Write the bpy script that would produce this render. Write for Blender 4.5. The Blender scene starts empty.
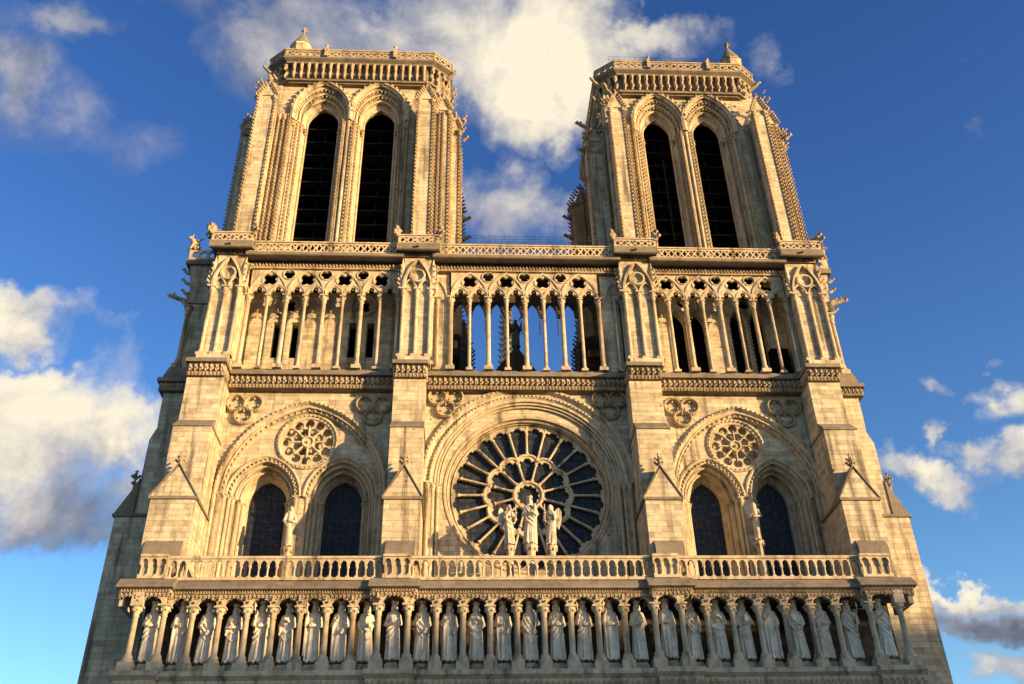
import bpy, bmesh, math, random
from mathutils import Vector, Matrix
from mathutils.geometry import tessellate_polygon
PI=math.pi; R=math.radians
random.seed(7)
sc=bpy.context.scene
col=sc.collection

# ------------------------------------------------------------------ materials
def newmat(name):
    m=bpy.data.materials.new(name); m.use_nodes=True
    nt=m.node_tree; nt.nodes.clear()
    out=nt.nodes.new('ShaderNodeOutputMaterial'); b=nt.nodes.new('ShaderNodeBsdfPrincipled')
    nt.links.new(b.outputs[0],out.inputs[0])
    return m,nt,b
class NT:
    def __init__(s,nt): s.nt=nt
    def n(s,t,**k):
        x=s.nt.nodes.new(t)
        for a,v in k.items(): setattr(x,a,v)
        return x
    def l(s,a,b): s.nt.links.new(a,b)
    def math(s,op,a,b=None,c=None,clamp=False):
        x=s.n('ShaderNodeMath',operation=op); x.use_clamp=clamp
        for i,v in enumerate((a,b,c)):
            if v is None: continue
            if hasattr(v,'links'): s.l(v,x.inputs[i])
            else: x.inputs[i].default_value=v
        return x.outputs[0]
    def vm(s,op,a,b=None,scale=None):
        x=s.n('ShaderNodeVectorMath',operation=op)
        for i,v in enumerate((a,b)):
            if v is None: continue
            if hasattr(v,'links'): s.l(v,x.inputs[i])
            else: x.inputs[i].default_value=v
        if scale is not None: x.inputs['Scale'].default_value=scale
        return x
    def noise(s,vec,scale,detail=4,rough=.55,**k):
        x=s.n('ShaderNodeTexNoise'); x.inputs['Scale'].default_value=scale; x.inputs['Detail'].default_value=detail; x.inputs['Roughness'].default_value=rough
        if vec is not None: s.l(vec,x.inputs['Vector'])
        return x.outputs[0]
    def ramp(s,fac,stops):
        x=s.n('ShaderNodeValToRGB'); e=x.color_ramp.elements
        while len(e)<len(stops): e.new(.5)
        for i,(p,c) in enumerate(stops):
            e[i].position=p; e[i].color=(c[0],c[1],c[2],1) if not isinstance(c,(int,float)) else (c,c,c,1)
        s.l(fac,x.inputs[0]); return x.outputs[0]
    def mix(s,fac,a,b,mode='MIX'):
        x=s.n('ShaderNodeMix',data_type='RGBA',blend_type=mode)
        for k,v in ((0,fac),(6,a),(7,b)):
            if hasattr(v,'links'): s.l(v,x.inputs[k])
            else: x.inputs[k].default_value=v if k==0 else (v[0],v[1],v[2],1)
        return x.outputs[2]
def stone(name,base,dark,light,blocks=True,course=.42,bw=.95,bump=.35,streak=.5,seed=0.0,rust=.3):
    m,nt,b=newmat(name); q=NT(nt)
    geo=q.n('ShaderNodeNewGeometry'); sep=q.n('ShaderNodeSeparateXYZ'); q.l(geo.outputs['Position'],sep.inputs[0])
    u=q.math('ADD',sep.outputs[0],sep.outputs[1]); cmb=q.n('ShaderNodeCombineXYZ'); q.l(u,cmb.inputs[0]); q.l(sep.outputs[2],cmb.inputs[1]); cmb.inputs[2].default_value=seed
    P=geo.outputs['Position']
    n1=q.noise(P,.28,5,.6); n2=q.noise(P,1.7,6,.65); n3=q.noise(P,9,4,.6)
    c=q.mix(q.ramp(n1,[(.32,0),(.68,1)]),base,light)
    c=q.mix(q.math('MULTIPLY',q.ramp(n2,[(.48,0),(.72,1)]),.6),c,dark)
    hfac=None
    if blocks:
        br=q.n('ShaderNodeTexBrick'); q.l(cmb.outputs[0],br.inputs['Vector'])
        br.inputs['Scale'].default_value=1; br.inputs['Brick Width'].default_value=bw; br.inputs['Row Height'].default_value=course
        br.inputs['Mortar Size'].default_value=.012; br.inputs['Mortar Smooth'].default_value=.3; br.inputs['Bias'].default_value=0
        br.inputs['Color1'].default_value=(0,0,0,1); br.inputs['Color2'].default_value=(1,1,1,1); br.inputs['Mortar'].default_value=(.5,.5,.5,1)
        br.offset=.37; br.squash=.7; br.squash_frequency=3
        t=q.ramp(br.outputs['Color'],[(0,(.62,.61,.6)),(.22,(.87,.85,.82)),(.62,(1,1,1)),(1,(1.17,1.13,1.06))])
        c=q.mix(.8,c,t,'MULTIPLY')
        # courses differ slightly in tone
        rows=q.noise(q.vm('MULTIPLY',cmb.outputs[0],(.12,2.4,1)).outputs[0],1,2,.5)
        c=q.mix(.55,c,q.ramp(rows,[(.35,(.78,.77,.76)),(.65,(1.1,1.08,1.05))]),'MULTIPLY')
        c=q.mix(q.math('MULTIPLY',br.outputs['Fac'],.45),c,dark)
        hfac=br.outputs['Fac']
    # vertical rain streaks of soot
    st=q.noise(q.vm('MULTIPLY',P,(1.6,1.6,.12)).outputs[0],1,5,.6)
    c=q.mix(q.math('MULTIPLY',q.ramp(st,[(.52,0),(.68,1)]),streak),c,(dark[0]*.55,dark[1]*.55,dark[2]*.6))
    ru=q.noise(P,.9,3,.5)
    c=q.mix(q.math('MULTIPLY',q.ramp(ru,[(.55,0),(.75,1)]),rust),c,(.42,.27,.13))
    # fine pitting
    c=q.mix(.6,c,q.ramp(n3,[(.3,.78),(.62,1.06)]),'MULTIPLY')
    vo=q.n('ShaderNodeTexVoronoi'); vo.inputs['Scale'].default_value=.55; q.l(q.vm('MULTIPLY',P,(1,1,1.35)).outputs[0],vo.inputs['Vector'])
    if blocks:
        hole=q.ramp(vo.outputs['Distance'],[(.035,1),(.05,0)])
        c=q.mix(q.math('MULTIPLY',hole,.9),c,(.03,.025,.02))
    q.l(c,b.inputs['Base Color']); b.inputs['Roughness'].default_value=.88; b.inputs['Specular IOR Level'].default_value=.25
    h=q.math('ADD',q.math('MULTIPLY',n2,.6),q.math('MULTIPLY',n3,.35))
    if hfac is not None: h=q.math('SUBTRACT',h,q.math('MULTIPLY',hfac,.6))
    bp=q.n('ShaderNodeBump'); bp.inputs['Strength'].default_value=bump; bp.inputs['Distance'].default_value=.06
    q.l(h,bp.inputs['Height']); q.l(bp.outputs[0],b.inputs['Normal'])
    return m
M={}
M['wall']=stone('pale_limestone_blocks',(.45,.39,.27),(.17,.14,.095),(.58,.515,.375),streak=.9,rust=.35,bump=.8,course=.35,bw=.85)
M['carved']=stone('carved_limestone',(.39,.32,.21),(.09,.065,.04),(.53,.45,.315),blocks=False,bump=1.0,streak=.75)
M['worn_shade']=stone('weathered_shade_ledge_stone',(.155,.132,.1),(.06,.05,.038),(.22,.19,.15),blocks=False,bump=.7,streak=.2)  # weathered stone, darkened further to stand in for shade on cornice soffits
M['foliage']=stone('leaf_carved_stone',(.31,.24,.15),(.06,.045,.03),(.43,.345,.225),blocks=False,bump=1,streak=.5,rust=.5)
M['statue']=stone('grey_statue_stone',(.6,.54,.43),(.24,.2,.15),(.68,.62,.51),blocks=False,bump=.45,streak=.45,rust=.1)
M['white']=stone('pale_statue_stone',(.43,.375,.28),(.18,.15,.105),(.52,.46,.36),blocks=False,bump=.3,streak=.15,rust=.05)
M['shade_dark']=stone('shade_dark_stone',(.055,.045,.035),(.02,.018,.015),(.09,.075,.06),blocks=True,bump=.4,streak=.4)  # near-black colour paints in the deep shade of recesses and silhouettes
M['soot_shade']=stone('soot_shade_stone',(.15,.115,.075),(.05,.038,.025),(.22,.17,.115),blocks=False,bump=.8,streak=.4)  # sooty stone, its darkness also painting shade into gaps behind carving
def plain(name,c,rough=.6,metal=0,var=.3,spec=.5):
    m,nt,b=newmat(name); q=NT(nt); g=q.n('ShaderNodeNewGeometry')
    n=q.noise(g.outputs['Position'],2.2,5,.6)
    q.l(q.mix(q.ramp(n,[(.3,0),(.7,1)]),tuple(x*(1-var) for x in c),tuple(x*(1+var) for x in c)),b.inputs['Base Color'])
    b.inputs['Roughness'].default_value=rough; b.inputs['Metallic'].default_value=metal; b.inputs['Specular IOR Level'].default_value=spec
    return m
M['lead']=plain('lead_sheet',(.09,.095,.1),.5,.0)
M['wood']=plain('dark_louvre_wood',(.016,.015,.014),.9,spec=.1)
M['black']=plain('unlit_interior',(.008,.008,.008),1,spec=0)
M['iron']=plain('painted_iron',(.05,.05,.055),.5,.5)
M['bronze']=plain('dark_bronze',(.05,.055,.05),.6,.3)
M['ground']=plain('plaza_paving',(.3,.28,.25),.9,var=.15)
M['slate']=plain('slate_roofing',(.12,.13,.15),.6)
M['plaster']=plain('limestone_plaster',(.42,.38,.3),.9,var=.12)
def glassmat():
    m,nt,b=newmat('leaded_stained_glass'); q=NT(nt); g=q.n('ShaderNodeNewGeometry')
    s=q.n('ShaderNodeSeparateXYZ'); q.l(g.outputs['Position'],s.inputs[0])
    def grid(o,per,w):
        f=q.math('FRACT',q.math('DIVIDE',o,per)); return q.math('LESS_THAN',f,w)
    bars=q.math('MAXIMUM',grid(s.outputs[0],.42,.14),grid(s.outputs[2],.52,.12))
    vo=q.n('ShaderNodeTexVoronoi'); vo.inputs['Scale'].default_value=5; q.l(g.outputs['Position'],vo.inputs['Vector'])
    c=q.ramp(q.math('FRACT',q.math('MULTIPLY',vo.outputs['Color'],3.0)),[(0,(.008,.018,.042)),(.5,(.016,.026,.046)),(.8,(.03,.03,.032)),(1,(.055,.046,.036))])
    n=q.noise(g.outputs['Position'],.8,4,.6)
    c=q.mix(q.ramp(n,[(.45,0),(.7,.4)]),c,(.06,.05,.04))
    c=q.mix(q.math('MULTIPLY',bars,.7),c,(.008,.008,.008))
    q.l(c,b.inputs['Base Color']); b.inputs['Roughness'].default_value=.5; b.inputs['Specular IOR Level'].default_value=.14
    bp=q.n('ShaderNodeBump'); bp.inputs['Strength'].default_value=.5; bp.inputs['Distance'].default_value=.03; q.l(vo.outputs['Distance'],bp.inputs['Height']); q.l(bp.outputs[0],b.inputs['Normal'])
    return m
M['glass']=glassmat()

# ------------------------------------------------------------------ mesh building
class MB:
    def __init__(s): s.v=[]; s.f=[]; s.sm=[]; s.cuts=[]
    def cut(s): s.cuts.append((len(s.v),len(s.f)))
    def add(s,v,f,smooth=False):
        o=len(s.v); s.v+= [tuple(p) for p in v]; s.f+=[tuple(i+o for i in q) for q in f]; s.sm+=[smooth]*len(f)
    def box(s,x0,x1,y0,y1,z0,z1):
        s.add([(x,y,z) for z in (z0,z1) for y in (y0,y1) for x in (x0,x1)],
              [(0,1,5,4),(1,3,7,5),(3,2,6,7),(2,0,4,6),(4,5,7,6),(1,0,2,3)])
    def prism(s,poly,y0,y1):   # polygon in x,z, any winding, extruded along y
        n=len(poly); t=tessellate_polygon([[Vector((a,b,0)) for a,b in poly]])
        s.add([(a,y0,b) for a,b in poly]+[(a,y1,b) for a,b in poly],
              [tuple(q) for q in t]+[tuple(i+n for i in q) for q in t]+[(i,(i+1)%n,(i+1)%n+n,i+n) for i in range(n)])
    def prismx(s,poly,x0,x1):  # polygon in y,z extruded along x
        n=len(poly); t=tessellate_polygon([[Vector((a,b,0)) for a,b in poly]])
        s.add([(x0,a,b) for a,b in poly]+[(x1,a,b) for a,b in poly],
              [tuple(q) for q in t]+[tuple(i+n for i in q) for q in t]+[(i,(i+1)%n,(i+1)%n+n,i+n) for i in range(n)])
    def plate(s,outer,holes,y0,y1):
        loops=[outer]+holes; pts=[p for l in loops for p in l]; n=len(pts)
        t=tessellate_polygon([[Vector((a,b,0)) for a,b in l] for l in loops])
        v=[(a,y0,b) for a,b in pts]+[(a,y1,b) for a,b in pts]
        f=[tuple(q) for q in t]+[tuple(i+n for i in q) for q in t]
        o=0
        for l in loops:
            k=len(l); f+=[(o+i,o+(i+1)%k,o+(i+1)%k+n,o+i+n) for i in range(k)]; o+=k
        s.add(v,f)
    def plate_side(s,outer,holes,x0,x1):  # same, lying in y,z
        m=MB(); m.plate(outer,holes,x0,x1); s.add([(y,x,z) for x,y,z in m.v],m.f)
    def sweep(s,path,prof,closed=False,smooth=False):
        # path [(x,z,nx,nz)], prof [(off,y)] open profile
        k=len(prof); v=[];f=[]
        for x,z,nx,nz in path:
            for o,y in prof: v.append((x+nx*o,y,z+nz*o))
        n=len(path); m=n if closed else n-1
        for i in range(m):
            j=(i+1)%n
            for a in range(k-1): f.append((i*k+a,i*k+a+1,j*k+a+1,j*k+a))
        s.add(v,f,smooth)
    def roll(s,path,off,y,r,closed=False,n=6):
        s.sweep(path,[(off+r*math.cos(t*2*PI/n),y+r*math.sin(t*2*PI/n)) for t in range(n+1)],closed,True)
    def tube(s,p0,p1,r0,r1=None,n=8,caps=True):
        r1=r0 if r1 is None else r1
        p0=Vector(p0);p1=Vector(p1); d=(p1-p0); 
        if d.length<1e-6: return
        d.normalize(); a=d.orthogonal().normalized(); b=d.cross(a)
        v=[];
        for p,r in ((p0,r0),(p1,r1)):
            for i in range(n):
                t=2*PI*i/n; v.append(p+a*r*math.cos(t)+b*r*math.sin(t))
        s.add(v,[(i,(i+1)%n,(i+1)%n+n,i+n) for i in range(n)],True)
        if caps: s.add(v,[tuple(range(n)),tuple(range(n,2*n))])
    def lathe(s,x,y,prof,n=10,smooth=True,rot=0,sx=1,sy=1):
        k=len(prof);v=[];f=[]
        for i in range(n):
            t=2*PI*i/n+rot
            for r,z in prof: v.append((x+sx*r*math.cos(t),y+sy*r*math.sin(t),z))
        for i in range(n):
            j=(i+1)%n
            for a in range(k-1): f.append((i*k+a,j*k+a,j*k+a+1,i*k+a+1))
        s.add(v,f,smooth)
        s.add([(x+sx*prof[0][0]*math.cos(2*PI*i/n+rot),y+sy*prof[0][0]*math.sin(2*PI*i/n+rot),prof[0][1]) for i in range(n)],[tuple(range(n))])
        s.add([(x+sx*prof[-1][0]*math.cos(2*PI*i/n+rot),y+sy*prof[-1][0]*math.sin(2*PI*i/n+rot),prof[-1][1]) for i in range(n)],[tuple(range(n))])
    def knob(s,x,y,z,r,ry=None,rz=None):   # a small leaf-ball
        ry=ry or r; rz=rz or r; j=lambda:random.uniform(.8,1.2)
        s.add([(x+r*j(),y,z),(x-r*j(),y,z),(x,y+ry*j(),z),(x,y-ry*j(),z),(x,y,z+rz*j()),(x,y,z-rz*j())],
              [(0,2,4),(2,1,4),(1,3,4),(3,0,4),(2,0,5),(1,2,5),(3,1,5),(0,3,5)])
    def crocket(s,x,y,z,dx,dy,r):  # a leaf hook curling up and out along (dx,dy)
        p=[Vector((x-dx*r*.2,y-dy*r*.2,z-r*.7)),Vector((x+dx*r*.75,y+dy*r*.75,z-r*.05)),Vector((x+dx*r*1.05,y+dy*r*1.05,z+r*.35))]
        s.tube(p[0],p[1],r*.5,r*.42,5,False); s.knob(p[2].x,p[2].y,p[2].z,r*.62)
    def beads(s,path,off,y,step,r,closed=False,ry=None):
        acc=0; last=None; pts=list(path)+([path[0]] if closed else [])
        for x,z,nx,nz in pts:
            p=(x+nx*off,z+nz*off)
            if last is not None:
                d=math.hypot(p[0]-last[0],p[1]-last[1]); 
                while acc+d>=step and d>1e-9:
                    t=(step-acc)/d; q=(last[0]+(p[0]-last[0])*t,last[1]+(p[1]-last[1])*t)
                    s.knob(q[0],y,q[1],r,ry); last=q; d=math.hypot(p[0]-last[0],p[1]-last[1]); acc=0
                acc+=d
            last=p
    def mesh(s,name):
        me=bpy.data.meshes.new(name); me.from_pydata(s.v,[],s.f)
        me.polygons.foreach_set('use_smooth',s.sm)
        bm=bmesh.new(); bm.from_mesh(me); bmesh.ops.recalc_face_normals(bm,faces=bm.faces); bm.to_mesh(me); bm.free()
        return me
    def obj(s,name,mat,parent=None,loc=(0,0,0)):
        if s.cuts:
            c=[(0,0)]+s.cuts+[(len(s.v),len(s.f))]; s.cuts=[]; o=None
            for (v0,f0),(v1,f1) in zip(c[:-1],c[1:]):
                if v1==v0: continue
                k=MB(); k.v=s.v[v0:v1]; k.f=[tuple(i-v0 for i in q) for q in s.f[f0:f1]]; k.sm=s.sm[f0:f1]; o=k.obj(name,mat,parent,loc)
            return o
        o=bpy.data.objects.new(name,s.mesh(name)); col.objects.link(o); o.location=loc
        o.data.materials.append(M[mat]); o.parent=parent
        return o
def thing(name,label,cat,loc=(0,0,0),group=None):
    o=bpy.data.objects.new(name,None); col.objects.link(o); o.location=loc; o['label']=label; o['category']=cat
    if group: o['group']=group
    return o
def part(name,parent,loc=(0,0,0)):
    o=bpy.data.objects.new(name,None); col.objects.link(o); o.parent=parent; o.location=loc; return o
def dupm(o,parent,loc):
    c=o.copy(); col.objects.link(c); c.parent=parent; c.location=loc; return c

# ---- curves (x,z,nx,nz), normals pointing away from the opening
def arc(cx,cz,r,a0,a1,n):
    return [(cx+r*math.cos(a),cz+r*math.sin(a),math.cos(a),math.sin(a)) for a in [a0+(a1-a0)*i/n for i in range(n+1)]]
def arch(cx,zs,half,rise,bottom=None,n=12):
    r=(half*half+rise*rise)/(2*half); ccx=r-half
    am=math.atan2(rise,ccx) if ccx>1e-6 else PI/2
    if ccx<0: am=PI-math.atan2(rise,-ccx)
    am=math.atan2(rise,ccx)
    P=[]
    if bottom is not None: P.append((cx-half,bottom,-1,0))
    for i in range(n+1):
        a=PI-am*i/n; P.append((cx+ccx+r*math.cos(a),zs+r*math.sin(a),math.cos(a),math.sin(a)))
    L=P[-1]; P[-1]=(L[0],L[1],0,1.0)
    for i in range(1,n+1):
        a=am-am*i/n; P.append((cx-ccx+r*math.cos(a),zs+r*math.sin(a),math.cos(a),math.sin(a)))
    if bottom is not None: P.append((cx+half,bottom,1,0))
    return P
def xz(path,off=0): return [(p[0]+p[2]*off,p[1]+p[3]*off) for p in path]
def circ(cx,cz,r,n=32): return [(cx+r*math.cos(2*PI*i/n),cz+r*math.sin(2*PI*i/n)) for i in range(n)]
def foil(cx,cz,r,k=3,n=30,rot=PI/2,depth=.32):
    out=[]
    for i in range(n):
        a=2*PI*i/n; out.append((cx+r*(1-depth+depth*abs(math.cos(k*a/2))*1.35)*math.cos(a+rot),cz+r*(1-depth+depth*abs(math.cos(k*a/2))*1.35)*math.sin(a+rot)))
    return out
def rect(x0,x1,z0,z1): return [(x0,z0),(x1,z0),(x1,z1),(x0,z1)]
def trefoil_arch(cx,zs,half,rise,n=5):   # cusped head points left to right
    P=[]; 
    def a(x0,z0,r,t0,t1): 
        for i in range(n+1):
            t=t0+(t1-t0)*i/n; P.append((x0+r*math.cos(t),z0+r*math.sin(t)))
    a(cx-half*.42,zs+rise*.1,half*.58,PI,PI*.42)
    a(cx,zs+rise*.55,half*.42,PI*.95,PI*.05)
    a(cx+half*.42,zs+rise*.1,half*.58,PI*.58,0)
    return P
def column(name,parent,x,y,z0,z1,r,cap=.6,base=.45,mat='carved',capr=1.75,n=10,plinth=True):
    m=MB()
    if plinth: m.box(x-r*1.9,x+r*1.9,y-r*1.9,y+r*1.9,z0,z0+base*.45)
    m.lathe(x,y,[(r*1.75,z0+base*.45),(r*1.6,z0+base*.62),(r*1.2,z0+base*.72),(r*1.35,z0+base*.88),(r,z0+base),(r*.97,z1-cap),(r*1.25,z1-cap+.03),(r*1.0,z1-cap+.09),(r*1.1,z1-cap*.6),(r*capr*.95,z1-cap*.25),(r*capr*.8,z1-.1)],n)
    for i in range(6):
        t=i*PI/3+.3; m.knob(x+r*capr*.9*math.cos(t),y+r*capr*.9*math.sin(t),z1-cap*.3,r*.42); m.knob(x+r*1.25*math.cos(t+.5),y+r*1.25*math.sin(t+.5),z1-cap*.62,r*.3)
    m.box(x-r*capr,x+r*capr,y-r*capr,y+r*capr,z1-.1,z1)
    return m.obj(name,mat,parent)
def leafband(m,x0,x1,y,z0,z1,step=.26,side=False,d=.09):
    """rows of carved leaves along a cornice (front facing, or a side face when side)"""
    L=x1-x0; n=max(1,int(L/step)); h=z1-z0
    for i in range(n):
        u=x0+(i+.5)*L/n
        for (du,dz,s) in ((0,.62,.5),(.35,.3,.36),(0,.1,.3)):
            uu=u+du*step; 
            if uu>x1: continue
            if side: m.knob(y,uu,z0+dz*h,d,step*s,h*s*.75)
            else: m.knob(uu,y,z0+dz*h,step*s,d,h*s*.75)

# ================================================================== CATHEDRAL
cath=thing('cathedral','huge pale limestone gothic cathedral front with two square bell towers and a great rose window','cathedral',(0,0,0))
BT=[(-22.4,-20.05),(-8.9,-6.8),(6.8,8.95),(19.05,21.2)]      # buttress spans in x
LOW=[(-22.55,-19.95),(-8.95,-6.75),(6.7,8.9),(18.75,21.05)]
ZONE=[(-22.9,-20.1),(-9.3,-6.75),(6.25,8.65),(18.35,21.35)]
BAYS=[(-20.05,-8.9),(-6.8,6.8),(8.95,19.05)]

# ---------------- main wall, z 20.3 - 36
m=MB()
roseHole=arch(0,27.9,6.1,6.1,20.3,20)
holes=[xz(roseHole)]
m.plate([(-20.6,20.0),(-6.1,20.0)]+[(-6.1,20.3)]+xz(roseHole)[1:-1]+[(6.1,20.3),(6.1,20.0),(19.6,20.0),(19.6,36),(-20.6,36)],
        [xz(arch(-14.5,27.2,5.05,6.1,20.4,14)),xz(arch(14.1,27.2,4.85,6.1,20.4,14))],0,.5) if False else None
def wallpiece(x0,x1,hole,y0,y1):
    h=xz(hole); outer=[(x0,20.0),(h[0][0],20.0)]+h+[(h[-1][0],20.0),(x1,20.0),(x1,36.0),(x0,36.0)]
    m.plate(outer,[],y0,y1)
big=[arch(-14.55,27.15,5.0,6.2,20.3,16),None,arch(14.3,27.15,4.75,6.0,20.3,16)]
wallpiece(-20.6,-7.5,big[0],0,.5); wallpiece(-7.5,7.5,roseHole,0,.5); wallpiece(7.5,19.6,big[2],0,.5)
m.obj('facade_wall','wall',cath)
# body behind the front (nave block, tower bases)
m=MB()
m.box(-24.4,-7.2,3.2,14,0,35.9); m.cut(); m.box(-7.2,7.2,1.5,12,0,35.9); m.cut(); m.box(7.2,23.2,3.2,14,0,35.9); m.cut()
m.box(-20.6,19.6,-1.75,1.45,0,14.9); m.cut(); m.box(-20.6,19.6,-1.65,1.45,19.45,20.02)
m.obj('core_wall','wall',cath)

# ---------------- rose
rose=part('rose_window',cath)
RC=(0,27.5)
m=MB()  # wall behind recess with circular hole
rec=arch(0,27.9,6.12,6.12,20.3,20)
m.plate([(-6.3,20.0),(6.3,20.0)]+[p for p in reversed(xz(arch(0,27.9,6.3,6.3,20.0,20)))][1:-1],[circ(0,27.5,5.55,64)],.42,.62)
m.obj('surround_wall','wall',rose)
m=MB()
full=arc(0,27.5,1,0,2*PI,72)[:-1]
m.sweep([(0,27.5,a[2],a[3]) for a in full],[(5.56,.40),(5.5,.34),(5.4,.42),(5.36,.62),(5.28,.55),(5.2,.62),(5.22,.85),(5.2,.8),(5.16,.88),(5.14,1.5)],True)
for rr,yy,tt in ((5.42,.42,.07),(5.28,.63,.06),(5.18,.86,.05)): m.roll([(0,27.5,a[2],a[3]) for a in full],rr,yy,tt,True)
m.obj('rim_moulding','carved',rose)
m=MB()
half_=[(0,27.9,math.cos(a),math.sin(a)) for a in [PI-PI*i/48 for i in range(49)]]
m.sweep(half_,[(7.05,.0),(7.05,-.28),(6.85,-.3),(6.72,-.05),(6.5,.02),(6.5,-.12),(6.38,-.16),(6.25,-.02),(6.1,0),(6.05,.12),(5.95,.1),(5.9,.28),(5.78,.24),(5.74,.45),(5.5,.45)])
for rr,yy,tt in ((6.1,.02,.08),(5.92,.14,.07),(5.76,.28,.07)): m.roll(half_,rr,yy,tt)
m.beads(half_,6.93,-.3,.34,.11,False,.1); m.beads(half_,6.42,-.16,.27,.085,False,.1)
m.obj('archivolt','carved',rose)
for sx in (-1,1):
    for i,(xx,yy) in enumerate(((6.55,-.12),(6.2,.08),(5.9,.3))):
        column('jamb_column',rose,sx*xx,yy,20.3,27.9,.13,.5,.5)
def petal(c,h,rin,rout,n=10):
    P=[]
    for i in range(n+1):
        t=-1+2*i/n; P.append((c+h*t,rin(t)))
    Q=[]
    for i in range(2*n+1):
        t=1-2*i/(2*n); Q.append((c+h*t,rout(t)))
    return [(RC[0]+r*math.cos(a),RC[1]+r*math.sin(a)) for a,r in P+Q]
def ringm(a):   # radius of scalloped middle ring at angle a
    c=round((a-PI/2)/(PI/6))*(PI/6)+PI/2; t=(a-c)/(PI/12)
    return 2.42+.36*math.sqrt(max(0,1-t*t))
cusp=lambda t:.13*math.exp(-((abs(t)-.52)/.14)**2)
hs=[]
for k in range(24):
    c=R(7.5+15*k); h=R(7.5)
    hs.append(petal(c,h*.94,lambda t:ringm(c+h*t*.94)+.13,lambda t:4.38+.42*math.sqrt(max(0,1-t*t))-cusp(t)))
for k in range(12):
    c=R(90+30*k); h=R(15)
    hs.append(petal(c,h*.93,lambda t:1.02,lambda t:2.18+.42*math.sqrt(max(0,1-t*t))-cusp(t)*1.3))
hs.append([(RC[0]+(.72-.08*(math.cos(12*a)>.3))*math.cos(a),RC[1]+(.72-.08*(math.cos(12*a)>.3))*math.sin(a)) for a in [2*PI*i/72 for i in range(72)]])
def grow(m,f=1.035): m.v=[(x*f,y,27.5+(z-27.5)*f) for x,y,z in m.v]
m=MB(); m.plate(circ(0,27.5,5.02,96),hs,1.02,1.22)
for k in range(24):   # pierced spandrels outside the petal heads show as small dark trefoils: raised ring round them
    a=R(15*k); m.knob(4.82*math.cos(a),1.0,27.5+4.82*math.sin(a),.12,.08)
ring=[(0,27.5,a[2],a[3]) for a in full]
m.roll(ring,.9,1.0,.11,True); 
sc_path=[]
for i in range(144):
    a=2*PI*i/144; r=ringm(a)+.02; sc_path.append((r*math.cos(a),27.5+r*math.sin(a),math.cos(a),math.sin(a)))
m.roll(sc_path,0,1.0,.09,True)
for k in range(24):
    c=R(7.5+15*k)
    m.sweep([(0,27.5,math.cos(c+R(7.1)*t),math.sin(c+R(7.1)*t)) for t in [-1+i/6 for i in range(13)]],[(4.9,1.02),(4.86,.94),(4.8,1.02)])
grow(m); m.obj('tracery','carved',rose)
for k in range(24):
    a=R(15*k); r0=ringm(a)+.05; m=MB(); ca,sa=math.cos(a),math.sin(a)
    m.tube((r0*ca,1.0,27.5+r0*sa),(4.42*ca,1.0,27.5+4.42*sa),.075,.075,8); m.tube((r0*ca,1.0,27.5+r0*sa),((r0+.16)*ca,1.0,27.5+(r0+.16)*sa),.12,.1,8); m.tube((4.26*ca,1.0,27.5+4.26*sa),(4.42*ca,1.0,27.5+4.42*sa),.09,.13,8)
    grow(m); m.obj('spoke','carved',rose)
for k in range(12):
    a=R(75+30*k); m=MB(); ca,sa=math.cos(a),math.sin(a)
    m.tube((.98*ca,1.0,27.5+.98*sa),(2.2*ca,1.0,27.5+2.2*sa),.07,.07,8); m.tube((.98*ca,1.0,27.5+.98*sa),(1.12*ca,1.0,27.5+1.12*sa),.12,.1,8); m.tube((2.05*ca,1.0,27.5+2.05*sa),(2.2*ca,1.0,27.5+2.2*sa),.09,.13,8)
    grow(m); m.obj('spoke','carved',rose)
m=MB(); m.plate(circ(0,27.5,5.2,64),[],1.3,1.36); m.obj('glass','glass',rose)

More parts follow.
